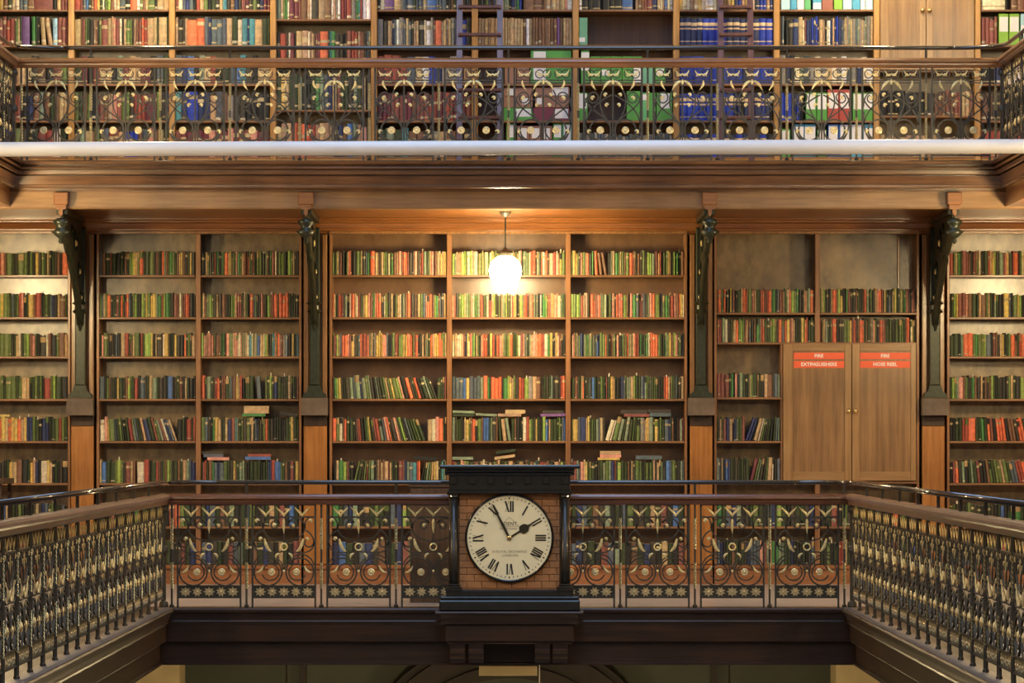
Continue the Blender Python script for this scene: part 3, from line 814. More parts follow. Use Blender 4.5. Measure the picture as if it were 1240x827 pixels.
# ------------------------------------------------------------------ clock on its bracket
YC = -.36; sC = (YC - CAMY) / FPX
KX = lambda p: WX(p, YC); KZ = lambda p: WZ(p, YC)
ck = thing('clock', 'black columned clock with a cream roman dial on a brick face', 'clock', (KX(617), YC + .15, KZ(740)))
YBK = -.085
def slab(name, p0, p1, q0, q1, proud, mat, parent, b=.004):
    return part(name, MB().bbox(KX(p0), KX(p1), YC - proud, YBK, KZ(q1), KZ(q0), b), M[mat], parent)
c = slab('cornice', 532.5, 702, 563, 567.5, .09, 'black', ck, .01)
mb = MB().prism_x([(YBK, KZ(575.5)), (YC - .01, KZ(575.5)), (YC - .02, KZ(573)), (YC - .05, KZ(571)), (YC - .055, KZ(569.5)), (YC - .075, KZ(567.5)), (YBK, KZ(567.5))], KX(539), KX(695.5)); part('bed_moulding', mb, M['black'], ck)
fr = slab('frieze', 543.5, 690.5, 575.5, 594, .0, 'black', ck)
for p in (549.6, 572, 594.4, 616.8, 639.2, 661.6, 684): part('frieze_block', MB().bbox(KX(p - 4), KX(p + 4), YC - .02, YC - .0005, KZ(586), KZ(577), .004), M['black'], fr)
slab('architrave', 541.5, 692.5, 594, 597.5, .015, 'black', ck)
for p in (549.3, 684.3):
    rr = 6.2 * sC; yc = YC + .045
    cl = part('column', MB().lathe((KX(p), yc, 0), 'z', [(rr * 1.05, KZ(709)), (rr, KZ(690)), (rr * .92, KZ(601))], 20), M['black'], ck, True)
    part('capital', MB().lathe((KX(p), yc, 0), 'z', [(rr, KZ(602.5)), (rr * 1.15, KZ(601.5)), (rr * 1.1, KZ(600)), (rr * 1.4, KZ(598.5)), (rr * 1.4, KZ(597.5))], 20), M['black'], cl)
    mb = MB().lathe((KX(p), yc, 0), 'z', [(rr * 1.55, KZ(713)), (rr * 1.6, KZ(711.5)), (rr * 1.25, KZ(710)), (rr * 1.35, KZ(708.5)), (rr * 1.05, KZ(707))], 20); mb.box(KX(p - 10.5), KX(p + 10.5), yc - .075, yc + .075, KZ(715.5), KZ(713))
    part('column_base', mb, M['black'], cl)
part('back_plate', MB().box(KX(556), KX(678), YC + .07, YBK, KZ(714.5), KZ(597.5)), M['mortar'], ck)
part('top_band', MB().bbox(KX(556.3), KX(677.7), YC + .058, YC + .07, KZ(604.5), KZ(597.5), .002), M['brick'], ck)
DX, DZ = 616.8, 651.4
row = 0; q = 605.0
while q < 713:
    q1 = min(q + 7.75, 714.2); off = (row % 2) * 9.1
    p = 556.3 - 9.1 + off
    while p < 677.7:
        a, b = max(556.3, p), min(677.7, p + 17.6)
        near = max(0, abs((a + b) / 2 - DX) - (b - a) / 2) ** 2 + max(0, abs((q + q1) / 2 - DZ) - (q1 - q) / 2) ** 2
        far = (abs((a + b) / 2 - DX) + (b - a) / 2) ** 2 + (abs((q + q1) / 2 - DZ) + (q1 - q) / 2) ** 2
        if b - a > 2.5 and far > 50 ** 2:
            part('brick', MB().bbox(KX(a), KX(b), YC + .058 + R.uniform(-.001, .001), YC + .07, KZ(q1), KZ(q), .0025), M['brick'], ck)
        p += 18.2
    q += 8.3; row += 1
bzl = MB(); 
bzl.lathe((KX(DX), YC + .03, KZ(DZ)), 'y', [(51 * sC, .028), (54 * sC, .028), (54 * sC, .0), (53 * sC, -.008), (51.6 * sC, -.008), (51 * sC, .004)], 64)
part('bezel', bzl, M['bezel'], ck, True)
dial = part('dial', MB().lathe((KX(DX), YC + .032, KZ(DZ)), 'y', [(51.3 * sC, .01), (51.3 * sC, 0), (.001, 0)], 64), M['dial'], ck)
yd = YC + .031
def strokes(lst, r0, r1, ang, wide):
    """strokes: (x at outer end, x at inner end, width) in px, laid radially"""
    mb = MB(); a = math.radians(ang); ux, uz = math.sin(a), math.cos(a); tx, tz = math.cos(a), -math.sin(a)
    for (xo, xi, wd) in lst:
        vs = []
        for y in (yd - .0012, yd + .0006):
            for (r, xx, sg) in ((r1, xo, -1), (r1, xo, 1), (r0, xi, 1), (r0, xi, -1)):
                t = xx + sg * wd / 2
                vs.append((KX(DX) + (ux * r + tx * t) * sC, y, KZ(DZ) + (uz * r + tz * t) * sC))
        mb.add(vs, [(0, 1, 2, 3), (7, 6, 5, 4), (0, 4, 5, 1), (1, 5, 6, 2), (2, 6, 7, 3), (3, 7, 4, 0)])
    return mb
I = lambda x: [(x, x, 1.9)]
V = lambda x, s=1: [(x - 2.0, x - .2, 2.1), (x + 2.0, x + .2, .7)]
X = lambda x: [(x - 2.0, x + 2.0, 2.1), (x + 2.0, x - 2.0, .45)]
NUM = {1: I(0), 2: I(-1.6) + I(1.6), 3: I(-2.8) + I(0) + I(2.8), 4: I(-5) + I(-2.4) + I(.2) + V(3.8), 5: V(0), 6: V(-1.8) + I(2.6),
       7: V(-3) + I(1.4) + I(4), 8: V(-4.6) + I(-.2) + I(2.4) + I(5), 9: I(-3.4) + X(1.4), 10: X(0), 11: X(-1.4) + I(3.0), 12: X(-2.8) + I(1.6) + I(4.3)}
for h, st in NUM.items():
    st = [(a, b, wd) for a, b, wd in st]
    part('numeral', strokes(st, 31.5, 44.5, h * 30, 1), M['ink'], dial)
mb = MB()
for k in range(60):
    a = k * 6; mm = strokes([(0, 0, .9 if k % 5 else 1.6)], 46.8, 48.4 if k % 5 else 49, a, 1); mb.add(mm.v, mm.f)
o = part('minute_track', mb, M['ink'], dial); o['kind'] = 'stuff'
mb = MB()
for (p, q) in (((-10.2, 14.0), (0, 25.5)), ((0, 25.5), (11.6, 14.0)), ((-10.2, 14), (11.6, 14))):
    mb.tube([(KX(DX + p[0]), yd, KZ(DZ - p[1])), (KX(DX + q[0]), yd, KZ(DZ - q[1]))], .25 * sC, 4)
part('triangle_mark', mb, M['faded'], dial)
for txt, dx, dz, size, mat, sx in (('DENT', 1.0, 17, 6.2, 'ink', 1.0), ('TRADE MARK', -1.5, 11, 3.3, 'faded', 1.1), ('34 ROYAL EXCHANGE', 0, -16.8, 4.3, 'faded', .98), ('LONDON', 1, -21.4, 4.0, 'faded', 1.1)):
    me = text_mesh(txt, size * sC, M[mat], .0003, sx, .0)
    put('lettering', me, dial, Vector((KX(DX + dx), yd - .0004, KZ(DZ - dz))) - WL[dial], rot=(math.pi / 2, 0, 0))
def hand(name, ang, poly, y):
    a = math.radians(ang); mb = MB()
    mb.prism([(KX(DX) + (math.sin(a) * r + math.cos(a) * t) * sC, KZ(DZ) + (math.cos(a) * r - math.sin(a) * t) * sC) for r, t in poly], y - .002, y + .001)
    return part(name, mb, M['hand'], ck)
hand('minute_hand', -27.0, [(-3, -1.4), (20, -1.5), (40, -.9), (47, -.2), (47, .2), (40, .9), (20, 1.5), (-3, 1.4)], YC + .022)
hand('hour_hand', 58.0, [(-3, -1.2), (15, -1.1), (17, -5.0), (20, -5.6), (24, -5.2), (27.5, -1.6), (35, -.3), (35, .3), (27.5, 1.6), (24, 5.2), (20, 5.6), (17, 5.0), (15, 1.1), (-3, 1.2)], YC + .027)
part('hub', MB().lathe((KX(DX), YC + .024, KZ(DZ)), 'y', [(2.7 * sC, .006), (2.7 * sC, -.004), (1.6 * sC, -.009), (.001, -.01)], 12), M['brass'], ck)
slab('base_band', 540, 694, 714.5, 722, .02, 'black', ck)
slab('plinth_step', 533.5, 700.5, 722, 726.5, .045, 'black', ck, .011)
slab('plinth', 532, 702, 726.5, 740, .06, 'black', ck, .012)

br = thing('clock_bracket', 'dark wooden bracket shelf with paired consoles carrying the clock', 'bracket', (KX(617), YC + .1, KZ(803)))
YBR = -.105
def bslab(name, p0, p1, q0, q1, yf):
    return part(name, MB().bbox(KX(p0), KX(p1), yf, YBR, KZ(q1), KZ(q0) - .0004, .009), M['beam'], br)
bslab('shelf_board', 527, 706.5, 740, 743.5, YC - .10)
mb = MB().prism_x([(YBR, KZ(756)), (YC - .02, KZ(756)), (YC - .045, KZ(752)), (YC - .05, KZ(749)), (YC - .085, KZ(744)), (YBR, KZ(744))], KX(534), KX(699.5)); part('moulding', mb, M['beam'], br)
bslab('frieze', 538.5, 695.5, 756, 777, YC)
bslab('lower_board', 541, 693, 777.3, 780, YC + .01)
for p in (545, 567.5, 648, 669.5):
    yy = YC + .015; x0, x1 = KX(p), KX(p + 18)
    mb = MB().prism_x([(YBR, KZ(804)), (yy + .12, KZ(804)), (yy + .10, KZ(799)), (yy + .05, KZ(796)), (yy + .03, KZ(791.5)), (yy, KZ(790)), (yy, KZ(788)), (yy + .02, KZ(786)), (yy + .01, KZ(780)), (YBR, KZ(780))], x0, x1)
    part('console', mb, M['beam'], br)

# blank cream panel and its cord below the bracket
ys = 1.5
sg = thing('hanging_panel', 'blank cream rectangular panel hanging below the clock bracket', 'panel', (WX(616, ys), ys, WZ(818, ys)))
part('board', MB().bbox(WX(580, ys), WX(650.5, ys), ys - .02, ys + .04, WZ(818, ys), WZ(806.5, ys), .004), M['cream'], sg)
part('cord', MB().tube([(WX(653, ys), ys, WZ(795, ys)), (WX(653.3, ys), ys + .01, WZ(815, ys)), (WX(652.4, ys), ys, -2.2)], .006, 6), M['white'], sg)
for px in (590, 640): part('hanger', MB().tube([(WX(px, ys), ys, WZ(806.5, ys)), (WX(px, ys), ys, -.471)], .004, 6), M['iron'], sg)

# brown cabinet standing behind the clock
yc = 1.0
cb = thing('wooden_cabinet', 'plain dark brown wooden cabinet standing on the gallery floor behind the clock', 'cabinet', (WX(588, yc), yc + .2, 0))
x0, x1, zt = WX(495, yc), WX(668, yc), WZ(586, yc)
part('body', MB().box(x0 + .01, x1 - .01, yc + .02, yc + .42, .0, zt - .03), M['panel'], cb)
part('top_board', MB().bbox(x0, x1, yc, yc + .44, zt - .03, zt, .004), M['panel'], cb)
part('kick_board', MB().bbox(x0 + .02, x1 - .02, yc + .008, yc + .02, .0, .09, .003), M['panel'], cb)
for a, b in ((x0 + .02, (x0 + x1) / 2 - .004), ((x0 + x1) / 2 + .004, x1 - .02)):
    d = part('door', MB().bbox(a, b, yc + .004, yc + .02, .10, zt - .04, .003), M['panel'], cb)

# dark stand at the edge of the gallery
yd2 = 4.0
st = thing('reading_stand', 'dark wooden stand with a lower shelf beside the bookcase at the edge of view', 'stand', (WX(-30, yd2), yd2, 0))
x1 = WX(15.5, 4.4); x0 = x1 - .8; zt = WZ(579.5, yd2)
part('top', MB().bbox(x0, x1, 3.7, 4.5, zt - .05, zt, .006), M['beam'], st)
part('shelf', MB().bbox(x0 + .03, x1 - .03, 3.75, 4.45, zt - .16, zt - .13, .004), M['beam'], st)
for xx in (x0 + .02, x1 - .055):
    for yy in (3.73, 4.435): part('leg', MB().box(xx, xx + .035, yy, yy + .035, 0, zt - .05), M['beam'], st)

# ------------------------------------------------------------------ books
PAL = {'k': ('#23241d', 'near-black'), 'd': ('#413c2e', 'dark grey-brown'), 'G': ('#33431f', 'dark green'), 'g': ('#657a35', 'olive green'), 'l': ('#8fb038', 'lime green'),
       'e': ('#3f8a3c', 'bright green'), 's': ('#80926f', 'sage green'), 'a': ('#56636a', 'slate grey'), 'B': ('#2c3a66', 'navy blue'), 'b': ('#4674b4', 'mid blue'), 'n': ('#7d5638', 'brown'),
       'm': ('#8f4f40', 'dull red'), 'r': ('#a4442c', 'red'), 'o': ('#e8692c', 'orange'), 'p': ('#e09478', 'salmon pink'), 't': ('#c2a06a', 'tan'), 'w': ('#ded2ab', 'cream'), 'y': ('#d4b347', 'mustard yellow'),
       'W': ('#eeeae0', 'white'), 'v': ('#7d548f', 'violet'), 'c': ('#3f8f98', 'teal'), 'u': ('#1f3fb5', 'royal blue'), 'x': ('#74303a', 'maroon'), 'z': ('#8fc7d6', 'pale blue'), 'h': ('#8a8478', 'grey'), 'q': ('#b08a68', 'light brown')}
PALL = {k: lin(v[0]) for k, v in PAL.items()}; PALL['Y'] = PALL['y']; PAL['Y'] = PAL['y']
ORD = ('first second third fourth fifth sixth seventh eighth ninth tenth eleventh twelfth thirteenth fourteenth fifteenth sixteenth seventeenth eighteenth nineteenth twentieth '
       'twenty-first twenty-second twenty-third twenty-fourth twenty-fifth twenty-sixth twenty-seventh twenty-eighth twenty-ninth thirtieth thirty-first thirty-second thirty-third thirty-fourth thirty-fifth thirty-sixth thirty-seventh thirty-eighth thirty-ninth fortieth '
       'forty-first forty-second forty-third forty-fourth forty-fifth forty-sixth forty-seventh forty-eighth forty-ninth fiftieth').split()
# each shelf read from left to right, one letter per spine; a digit widens it, < > | set the lean, _ is a gap
LOW = {
 'A': ['ggdgnGrewgGg ktGtkrswrpnggGdgggkgkydgGtkGdnkoo', 'gkoGtGnGgg pppelnmonntgGlygggGaGgrpkGyynrrkGgGaBdtnnG', 'gGkdmGgr rdddgtkggglyeGgggggdGtwGglnpGkddwnkkgnnt', 'kGgdnGdGk kGegkkgGglgggGggggGgtttkGgGgkrrglGGkk', 'nnqnnq nnnnnnnnnmmoytoyyotyBBgGkBBkGgrgG', 'gGkGdGk GkkattrrrkGwwtkkdkGyttnnkkGytBkwwytkGkdkk', 'aBdGkkGGk aBdGGkkGkmbbtkGdgGkdddtdBaGggGdak', 'GGdkaGdBnkGkGrkdGkaGdk'],
 'B': ['annGGmGGkkGdnkglytgo2dGGggkmGdosngegGntynkGykk', 'gatgo2kGdmGoGmoak glGk2lgygg Yy2se2rl e2Gdm2nwnm orkkk', 'Gpgg dkd kakk ttrrGntggkrGlllyktd ddwyy2kGkyddkkoGgGtt', 'a2kgndGkyGGdnlgGrrkaadGtt2s2Gdddkb2kdGnnktGkkk', '<wwpyggaGgGkGrrsaGdtBBGGmgsmwBat|kkGkrrGr', 'tbbGGGGgllgdmmt n_w3rrkGGrndgnlgdGGnGttsaBB'],
 'C': ['kkdtgddGrGekdegootyngGpsegtt mnrgGmGggl kGGsnGemmwd gglgkdllgtkdk', 'gt mgs l2 gddtddnndkGggl pmmmGtgGdo2asGkdpnGllnm oo2Gooooo2GkGdkk', 'llpptppp rprgd nnngkeG nppsls tpppw wpgtstw wcc wgt wsbbtt ywllyGkdtczolrowmmhhWakdktykGac', 'o2kssGdroknmGGs annytrkkGGGG2_<a2_|gGlGB2GGGdGttkGkn', 'g2aaddkey2 t2dGt2BBm2csGGg ddgg2dtdaB GdGgo2GddkkGk kkdGG gy2GGG', 'GmrG nn2eaaB aag2Gdd y n G s2s ddkGGGGGGkGGGa Brrb2bgG nn2kmmk yy'],
 'D': ['gGgtdmkkGgp odkkgg2gtddae eo3 t2ndtt lgdwge nntppmooo mdd dpp ddprssd gtpp nn2twy tyy', 'otgdroomdss ddwmoo twrndgtyyppmmge pooood dwgldd ttddgtt2 wkss nnoo mdddndttggaa poooonn leemaddty', 'gmplyhao2oop mmyt ddsao mrrmo aytdhyyyyy pppa kadgg mmrgglyyyopoo gmoo kddtktsGGo ypyy yoooggt', '<n e l y y k G d d s s a s s B s s g s d d k s d G G g t g y g g l p k k o o d G o o k G G s G d|GGGdm', 'o2g2w2 no <GGGGkdmrkkGgyGdm rrs sapp oGddp tGlGkaGGG ggGG|_t2wwppooGk', '_k t2eel2 m dk2>gGGdgm g|ss kd tntn t2 mt GkGkm2maBsa2cc ro>kGsgt|yttkGcst'],
 'E': ['l2stptyylg wwlwtwwgtgtgwwgwyt ggt gtwgtgw ggwt sgtwpdsssgworoodwsdoWpodtwpr rwtyygg', 'pomddggllttssggppwgegss momdgd wpmmttldddgdtss gldgdwmoytkdgylsoord nppo nsdskdWkeeel nonpytpppw wsggG', 'wwttwwwtpmkBywopelGtgGdpororGdyyrrddo rpptsgGgloo GGGgwwmmpasGdsttpppoooorrpww egyykdtywmnkdk', 'a2 a2 a2 bby2a2a2aa2s2oo2eGo2ooooke2lytgddor2ll2hhttn2kdGddGskddkroo', 'ssdgG Gdk ty2 gn oo2kkgg2nbbbb Gsddn<GGttss|GGnkk kGwwrrlgGdyGdkl lbBtGGGGGgGab', 'rndGtplgGGnndtwnGtdgntkGgdttnkdGGknGnnsaGrrmndGnttnlG'],
 'F': ['gyyygdp2lgpodde<oo2n nnn|kdstt e2gtggn gg oomnGnn2dggd lllssmmtrdGGgytddlG eGG nn', 'll2ggllg rrtwpGmooo pmposggwGdgGpp2d orpooglgnkppee aammmaadgsppo2glgkag gee gtrrppnno y yw', 'gpmgtagBB ksgegweds dabBggggo GGkmn ggdppkksgmg oostgtprom eekGGeswoo oooo ggGdGesggytnll pmGgkak', 'kGG nmGGGtokG dGadbbGkGdggGkmGGyytGkkdBBagsssttlGGGGaaBs gdsGGgGGkkkGroo2tngGGaGdd2tt', 'Gy3aaB3 tyGgGGsatt d>w2wggssG ssGGgGgg|hhtytssGyyGgGGaaBGnkkkms m', 'nmmsapptyGgGGkkdGGs ggsBBmdll GGGGndtd ggggkG gGgGtdt Gsdd bbaggGkksa'],
 'I': ['rrgtgeGmmmndkmngwdkGGrtylddss mpyddroo kgwyk nroggkdgdaarpdGkGy lggmnkGt', 'kGlymmmmpn nGGGtnngtGksGkkk yyakggylkdtww ekGee roGkglygGmkGtg', 'GGGGkso2oogegggl aakmndtykGgoonGroodgdtt kBsllnorrgGkmtGg', 'GlgsppngdGenddtkndnlGkGdkkdgtGkklltt kkpkllggpmdgd nngGkt', 'kkGGrr<o2GGe Gomk oo oknndooGykGkoktGo k|GkG', '<kmodskGs Gmk kngGg gtgGaarro oGakG odts|kmGtn', 'ykdGdGgGdGksGdkGbkGe3GGGkttgdmGGdgGkG', 'kGdaBGnkGkrGdkaGkkGGnkdB'],
 'G': ['no2gGookkGydmm kdGGgto oon gggmptG GGr romnroogeekaammnnsgwpol llseekkkd tpgss oon', 'mmrrsswwdd dg ttoo gglgg mtm akknnees rooGGGGggl lgdnoo2aaoo2yy3mpp tkkGdkyygo rGGGGG', None, 'aBkGGnGkGdBaaapmsteessGGBkkkGkda'],
 'H': ['gtllG ddkk toooml lyykkGemmdkddnkgkkdnorssGgkkttpo2m kyGkaaktgygkdgtgGemmddkp mk', 'mkytssGkgrookkddddgg glyymrr dnnooodGnGGn sptGddro mmnGGGgkGkGgkgggGGnoo kwyGd', None, 'GdgkGrrtGemdGksGdGtnrmelGkb'],
 'N1': 'm2m2m2 kekpkssGkGtgGGnGkktt2nndaas', 'N2': 'GdtgmmBBttkBagGgmm>BBBkttwgGdGkk Gas', 'N3': 'sadtkBbBBGdGddGkGGd|GG>xxgsdddgttw|kkaa',
 'r7': ['kGmkgdekGdaGkmogGd', 'GBaGndskGagkdGtGmkbG', 'eGaBskdGgGkaBlGkdGGdB'],
 'r8': ['GkBmGsakdGmtkrGkdmGB', 'aBdGkmasGknGBdktGkm', 'BbGkaBdnkGBmsktGab'],
}
UPS = {   # upper gallery: rows A..E
 0: ['kGaktGt BBtdyynGtw aan2m5ktmm', 'nmtgtkdgortmmngeBktg_mmmm r2r2tgtG v4_e2Gk<t2t2|z2m2m2m', 'ndkBmtGdmttdnkmg', 'ddwtgdsGmkGrmkBnsnGntt', 'sdgGkaugdGmrwG'],
 1: ['rrmabGnoyGwglnwtaakko2Wgntggktt3tt', 't3nmgGddqndgm3ttqpmm|wktgggdqnmmorr t3t2Gt4G', 'GxkmttksmttmxkaG', 'gGngkxmnqpmggdrrrx3gdB', 'dstngGarmtuuunapntG'],
 2: ['mwaBakrtgkGdtcdnBdmxdgkBxx', 'q d2d q o4o3 a2B a2 a2 a2 t t G2 wwc2Bc2 t3G2G', 'aBbkstrkGabcdktt', 'cBu2BBtanhddkkkk', 'mxxmxxpmxpxmmpxx'],
 3: ['ssqgewxxxxmn3qwd3q3n3WqhWrr2xr2hhecrWWWW', 'ddr3dwx2dt3q3wqtnmx o4dce2d2d2kdmmr2r2qmndas', 'GytGGskkGesaBtmGG dsGtd', 'tqtoroorqtqtdBnbsqpd'],
 4: ['kw2v4t3a2 a3Gaa2t2b4aa a2 kknGGqqkak', 'h2d2q2BaWhhatadqtd2wW2hmo2qtqthhBBBuukk', 'rrrr atWuBhhnq', 'xxxmmmxxnmmmrrxxrrxxxm', 'GsGcnndhtnkd'],
 5: ['GakgBdBhq2 sskBaeu_n4n4n t2 t2 t2 t2pWW', 'ttttttqtttttttnWtnnnnn2nnvnttt', None, None, None],
 6: ['Wk2k2k3_k2k2k3b4_qnnmm2B2twtbwW', None, None, None, 'hahahaahaahahaahaahahaahah'],
 7: ['ywwqtywWWw_tqtyBuqytwBuuqB', 'B2B2B2B2u2u2u2u2B2B2B2B2B2u2u2', 'u2u2u2u2u2u2u2u2BBu2u2u', 'u2u2u2u2u2u2u2u2BBkBu2B2uBk', 'BuBBBuuBBuBBBuk'],
 8: [None, 'da_k2d2B3ttwmB2BuBuBttqkwWBtBuBBahthsthhashthshht', 'hBkwsahwhtwhWahBwW', None, None],
 9: [None, 'k2k2kk2k2k2kkd2nnnmnmmttn', 'tqtqtqtqtqtqtqtqtq'],
 10: ['w4_nnonnnonon', 'm3m3m3m2', 'kBWWdnmn', 'ndaknnmmn', 'rrrrmr'],
}
BK = []      # every book: dict(cx, z, w, h, d, lean, colour, where, vis)
def shelf_books(xa, xb, zs, text, hbase, where, vis, hvar=.016, ymin=0.012, side='left'):
    items = []; lean = '|'
    i = 0; text = text.replace(' ', ''); dense = len(text) > (xb - xa) * 36
    while i < len(text):
        ch = text[i]; i += 1
        if ch in '<>|': lean = ch; continue
        wt = 1.0
        if i < len(text) and text[i].isdigit(): wt = float(text[i]); i += 1
        if dense and items and items[-1][0] == ch and items[-1][2] == lean and items[-1][1] < 1.5: items[-1][1] = 2.0; continue
        items.append([ch, wt, lean])
    for it in items:
        if it[1] <= 2: it[1] *= R.uniform(.85, 1.18)
    # lean angles: grow along a run of '<', shrink along a run of '>'
    n = len(items); ang = [0.0] * n; k = 0
    while k < n:
        if items[k][2] in '<>':
            j = k
            while j < n and items[j][2] == items[k][2]: j += 1
            top = math.radians(min(20, 6 + 1.1 * (j - k)))
            for q in range(k, j):
                f = (q - k + 1) / (j - k)
                ang[q] = -top * f if items[k][2] == '<' else top * (1 - (q - k) / (j - k))
            k = j
        else: k += 1
    hs = [hbase + R.uniform(-hvar, hvar) for _ in items]
    extra = 0.0
    for q in range(n):
        p = ang[q - 1] if q else 0
        if ang[q] < 0 or p < 0: extra += hbase * max(0, math.tan(-ang[q]) - math.tan(max(0, -p)))
        if p > 0 and ang[q] < p: extra += hbase * (math.tan(p) - math.tan(max(0, ang[q])))
    if n and ang[-1] > 0: extra += hbase * 1.1 * math.tan(ang[-1])
    extra *= 1.1
    W = xb - xa - .006 - extra
    unit = W / sum(it[1] / math.cos(a) for it, a in zip(items, ang))
    x = xa + .003; cnt = 0; row = []
    for q, (ch, wt, ln) in enumerate(items):
        p = ang[q - 1] if q else 0
        if ang[q] < 0 or p < 0: x += 1.1 * hbase * max(0, math.tan(-ang[q]) - math.tan(max(0, -p)))
        if p > 0 and ang[q] < p: x += 1.1 * hbase * (math.tan(p) - math.tan(max(0, ang[q])))
        wd = unit * wt; step = wd / math.cos(ang[q])
        if ch != '_':
            row.append(dict(x=x, z=zs + .0008, w=wd - .0012, h=hs[q], d=R.uniform(.13, .17), y=YB + ymin + R.uniform(.0, .022), ang=ang[q], ch=ch, where=where, vis=vis))
        x += step
    vis_row = [b for b in row if -4.93 < b['x'] + b['w'] / 2 < 4.98]
    for k2, b in enumerate(vis_row):
        q = k2 if side == 'left' else len(vis_row) - 1 - k2
        b['pos'] = ORD[q] + ' from ' + side if q < len(ORD) else None
    for b in row:
        if b not in vis_row: b['vis'] = 0
    BK.extend(row)
RN = ['first', 'second', 'third', 'fourth', 'fifth', 'sixth', 'seventh', 'eighth']
BAY = {'A': 'the edge bay beyond the first bracket', 'B': 'the first two-column bay', 'C': 'the column before the second bracket', 'D': 'the column after the second bracket', 'E': 'the column behind the lamp',
       'F': 'the column before the third bracket', 'G': 'the column after the third bracket', 'H': 'the column above the fire cupboard', 'I': 'the edge bay beyond the fourth bracket'}
for key in 'ABCDEFGHI':
    a, b = bx(LOWC[key][0]), bx(LOWC[key][1]); sd = 'right' if key == 'A' else 'left'
    if key in 'GH':
        for j, py in ((0, 378.5), (1, 414.5)):
            shelf_books(a, b, bz(py), LOW[key][j], .222, RN[j] + ' shelf of ' + BAY[key], 1.0, side=sd)
        shelf_books(a, b, bz(637.5), R.choice(LOW['r7']), .225, 'seventh shelf of ' + BAY[key], .25)
        shelf_books(a, b, bz(684), LOW[key][3], .225, 'eighth shelf of ' + BAY[key], .25)
        continue
    for j, py in enumerate(ROWS):
        txt = LOW[key][j] if j < len(LOW[key]) else LOW['r7' if j == 6 else 'r8']['BCDEF'.index(key) % 3]
        if py == 684: txt = txt if key in 'AI' else LOW['r8']['BCDEF'.index(key) % 3]
        shelf_books(a, b, bz(py), txt, (.222, .222, .216, .214, .222, .212, .215, .215)[j], RN[j] + ' shelf of ' + BAY[key], 1.0 if j < 5 else .8 if j == 5 else .25, side=sd)
for j, (nm, py) in enumerate((('N1', 481), ('N2', 534), ('N3', 583))):
    shelf_books(bx(868), bx(945.5), bz(py), LOW[nm], .225, RN[j] + ' shelf beside the fire cupboard', .95)
UN = ['first', 'second', 'third', 'fourth', 'fifth', 'sixth', 'seventh', 'eighth', 'ninth', 'tenth', 'eleventh']
UVIS = [.32, 1.0, .35, .6, .45]
for k, rows in UPS.items():
    pys = UROW3[1:] if k == 3 else [85, 140, 190] if k == 9 else UROW[1:]
    for j, txt in enumerate(rows):
        if not txt: continue
        a, b = UC[k]
        if k == 10 and j == 1: b = bx(1209)
        if k == 8 and j == 1: pass
        h = .262 if k != 9 else (.0, .235, .2)[j]
        if k == 3: h = (.30, .31, .33, .31)[j]
        if k == 6 and j == 4 or k == 7 and j == 4: h = .22
        if j == 2 and k not in (3, 9): h = .262
        if k in (4,) and j == 1: h = .25
        vis = UVIS[j] if k not in (3, 9) else (.7, .7, .55, .4)[j] if k == 3 else (0, .6, .3)[j]
        shelf_books(a, b, bz(pys[j]), txt, h, RN[j] + ' shelf of the ' + UN[k] + ' upper bay', vis, .022 if k not in (7, 5) else .006, side='right' if k == 0 else 'left')
# a few blue volumes beside the files
shelf_books(UC[8][0], bx(973), bz(146), 'u2u2u2B2BuBk', .262, 'fourth shelf of the ninth upper bay', .6)

def jit(c, s=.16):
    g = .3 * c[0] + .59 * c[1] + .11 * c[2]; c = tuple(v * .84 + g * .16 for v in c)
    f = .92 + R.uniform(-s, s); return tuple(max(.004, min(1, v * f * (1 + R.uniform(-.06, .06)))) for v in c)
PAGE = (.50, .41, .26)
LABELC = [(.62, .50, .26), (.55, .43, .20), (.70, .62, .42)]
def book_prof(w, d):
    e = min(.010, w * .35)
    return [(0, d), (0, e), (w * .22, e * .25), (w * .5, 0), (w * .78, e * .25), (w, e), (w, d)]
def add_book(mb, b, world, with_pages=True):
    """world: function local (x,y,z) -> point"""
    pr = book_prof(b['w'], b['d']); n = len(pr); h = b['h']; c = b['c']
    vs = [world(x, y, z) for z in (0, h) for x, y in pr]
    fs = [tuple(range(n))[::-1], tuple(range(n, 2 * n))]; cs = [c, PAGE]
    for i in range(n):
        fs.append((i, (i + 1) % n, (i + 1) % n + n, i + n)); cs.append(PAGE if i == n - 1 else c)
    mb.add(vs, fs, cs)
    for (za, zb, colr) in b['bands']:
        pv = [(x, y - .0011) for x, y in pr[1:6]]
        vs = [world(x, y, z) for z in (za * h, zb * h) for x, y in pv]
        mb.add(vs, [(i, i + 1, i + 6, i + 5) for i in range(4)], colr)
def xf(b):
    ca, sa = math.cos(b['ang']), math.sin(b['ang']); w = b['w']
    def f(x, y, z):
        if b['ang'] >= 0: dx = x - w; return (b['x'] + w / max(ca, .3) + dx * ca + z * sa, b['y'] + y, b['z'] - dx * sa * 1 + z * ca) if b['ang'] else (b['x'] + x, b['y'] + y, b['z'] + z)
        return (b['x'] + x * ca + z * sa, b['y'] + y, b['z'] - x * sa + z * ca)
    return f
